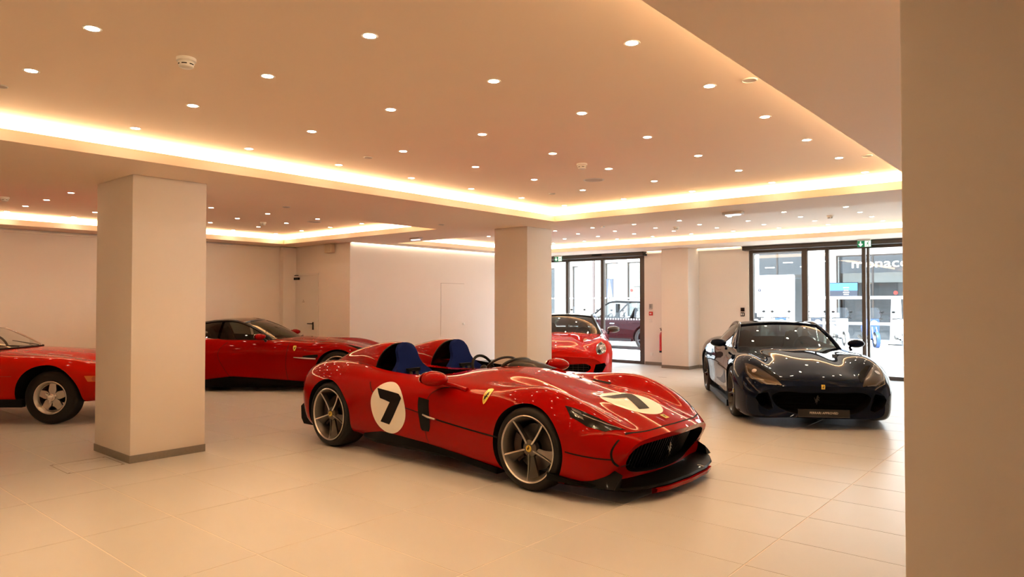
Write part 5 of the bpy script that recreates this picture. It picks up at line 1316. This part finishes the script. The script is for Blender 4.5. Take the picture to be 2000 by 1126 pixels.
def scooter(x, y, rz, m, label, shield=True, box=False):
    r = empty('motor_scooter', (x, y, -.01), R(rz))
    for xx, nm in ((.66, 'front_wheel'), (-.62, 'rear_wheel')):
        w = MB().lathe([(.17, -.05), (.20, -.055), (.255, -.04), (.265, 0), (.255, .04), (.20, .055), (.17, .05)], 'y', 26).build('wheel', rubber, r, 50); w.location = (xx, 0, .265)
        MB().lathe([(.175, -.04), (.165, 0), (.175, .04)], 'y', 26).build('rim', silver, w, 40)
        for k in range(5):
            a = k * R(72); MB().cbox((.09 * math.cos(a), 0, .09 * math.sin(a)), (.17, .03, .03), Matrix.Rotation(-a, 3, 'Y')).build('spoke', silver, w)
    def loft_y(name, secs, mt):
        """secs: (x, z0, z1, half width)"""
        vs = []
        for (sx, z0, z1, hw) in secs:
            for k in range(12):
                a = 2 * math.pi * k / 12; ca, sa = math.cos(a), math.sin(a)
                vs.append((sx, hw * abs(ca) ** .7 * (1 if ca > 0 else -1), (z0 + z1) / 2 + (z1 - z0) / 2 * abs(sa) ** .7 * (1 if sa > 0 else -1)))
        n = len(secs); fs = [(i * 12 + k, i * 12 + (k + 1) % 12, (i + 1) * 12 + (k + 1) % 12, (i + 1) * 12 + k) for i in range(n - 1) for k in range(12)] + [tuple(range(12)), tuple((n - 1) * 12 + k for k in range(12))]
        return MB().add(vs, fs).build(name, mt, r, 60)
    loft_y('rear_body', [(-.95, .62, .70, .05), (-.80, .52, .76, .12), (-.55, .42, .76, .17), (-.25, .36, .74, .17), (-.10, .36, .66, .12)], m)
    loft_y('seat', [(-.88, .74, .80, .09), (-.6, .74, .84, .15), (-.25, .72, .82, .15), (-.02, .70, .78, .08)], black_m)
    loft_y('floorboard', [(-.15, .24, .34, .16), (.15, .24, .32, .17), (.38, .24, .34, .14)], black_m)
    # leg shield and front cowl
    vs = []
    for t in np.linspace(0, 1, 8):
        zz = .30 + .68 * t; xx = .40 - .10 * t; hw = .20 - .05 * math.cos(3 * t) * (1 - t)
        vs += [(xx - .04, -hw, zz), (xx + .06, -hw * .5, zz), (xx + .09, 0, zz), (xx + .06, hw * .5, zz), (xx - .04, hw, zz), (xx - .03, 0, zz)]
    MB().add(vs, [(i * 6 + k, i * 6 + (k + 1) % 6, (i + 1) * 6 + (k + 1) % 6, (i + 1) * 6 + k) for i in range(7) for k in range(6)] + [(0, 1, 2, 3, 4, 5), (42, 43, 44, 45, 46, 47)]).build('leg_shield', m, r, 50)
    MB().lathe([(.275, -.06), (.29, 0), (.275, .06)], 'y', 30, (.66, 0, .265)).build('front_mudguard', m, r, 50).data
    g = r.children[-1]
    bm = bmesh.new(); bm.from_mesh(g.data); bmesh.ops.delete(bm, geom=[v for v in bm.verts if v.co.z < .43], context='VERTS'); bm.to_mesh(g.data); bm.free()
    for s in (-1, 1): MB().tube([(.36, s * .06, .75), (.55, s * .075, .45), (.66, s * .075, .265)], .022, 8).build('fork', silver, r, 60)
    hb = MB().tube([(.20, -.33, .98), (.28, -.15, 1.0), (.31, 0, .99), (.28, .15, 1.0), (.20, .33, .98)], .017, 8).build('handlebar', black_m, r, 60)
    for s in (-1, 1):
        MB().tube([(.24, s * .25, .99), (.30, s * .28, 1.12), (.27, s * .30, 1.18)], .007, 6).build('mirror_stem', black_m, hb)
        ellipsoid((.27, s * .30, 1.22), (.02, .06, .045), 12, 8).build('mirror_head', black_m, hb, 60)
    ellipsoid((.42, 0, .86), (.07, .11, .08), 14, 8).build('headlamp', lamp_clear, r, 60)
    if shield:
        vs = []
        for t in np.linspace(0, 1, 6):
            for u in np.linspace(-1, 1, 7): vs.append((.40 - .16 * t - .06 * u * u, u * (.20 + .04 * math.sin(math.pi * t)), .95 + .42 * t))
        MB().add(vs, [(i * 7 + k, i * 7 + k + 1, i * 7 + 8 + k, i * 7 + 7 + k) for i in range(5) for k in range(6)]).build('windshield', glass('scooter_screen', (.75, .8, .85)), r)
    if box: bevel(boxobj('top_box', m, -1.12, -.74, -.20, .20, .84, 1.16, r), .05, 3)
    MB().tube([(-.30, -.14, .28), (-.55, -.17, .26), (-.85, -.17, .33)], [.03, .05, .055], 10).build('exhaust', gunmetal, r, 60)
    MB().tube([(-.05, .05, .25), (-.10, .12, .02)], .012, 6).build('side_stand', black_m, r)
    tag(r, label, 'scooter', 'scooters parked across the street')
sc_white = mat('scooter_white', (.62, .64, .68), .45); sc_blue = mat('scooter_blue', (.025, .07, .22), .45); sc_grey = mat('scooter_grey', (.035, .04, .055), .45); sc_dark = mat('scooter_black', (.008, .008, .010), .45)
scooter(-6.15, 26.9, -62, sc_blue, 'blue and white scooter below the shop sign', True)
scooter(-5.20, 27.2, -75, sc_white, 'white scooter rightmost of the row, beside the column', False)
scooter(-7.22, 27.1, -60, sc_white, 'white scooter with windshield in front of the blue poster', True, True)
scooter(-8.05, 26.9, -58, sc_grey, 'grey scooter left of the window post, before the pale pillar', True)
scooter(-9.15, 26.3, -58, sc_blue, 'dark blue scooter at the right end of the white board', False)
scooter(-10.0, 26.1, -62, sc_dark, 'black scooter with a box before the white board', False, True)
scooter(-15.2, 25.6, -50, sc_white, 'white scooter seen beyond the left entrance, nearer the off-roader', True)
scooter(-16.2, 25.2, -50, sc_dark, 'black scooter in the middle of the left entrance view', False)
scooter(-18.4, 26.4, -50, sc_grey, 'grey scooter at the left of the left entrance view', True)
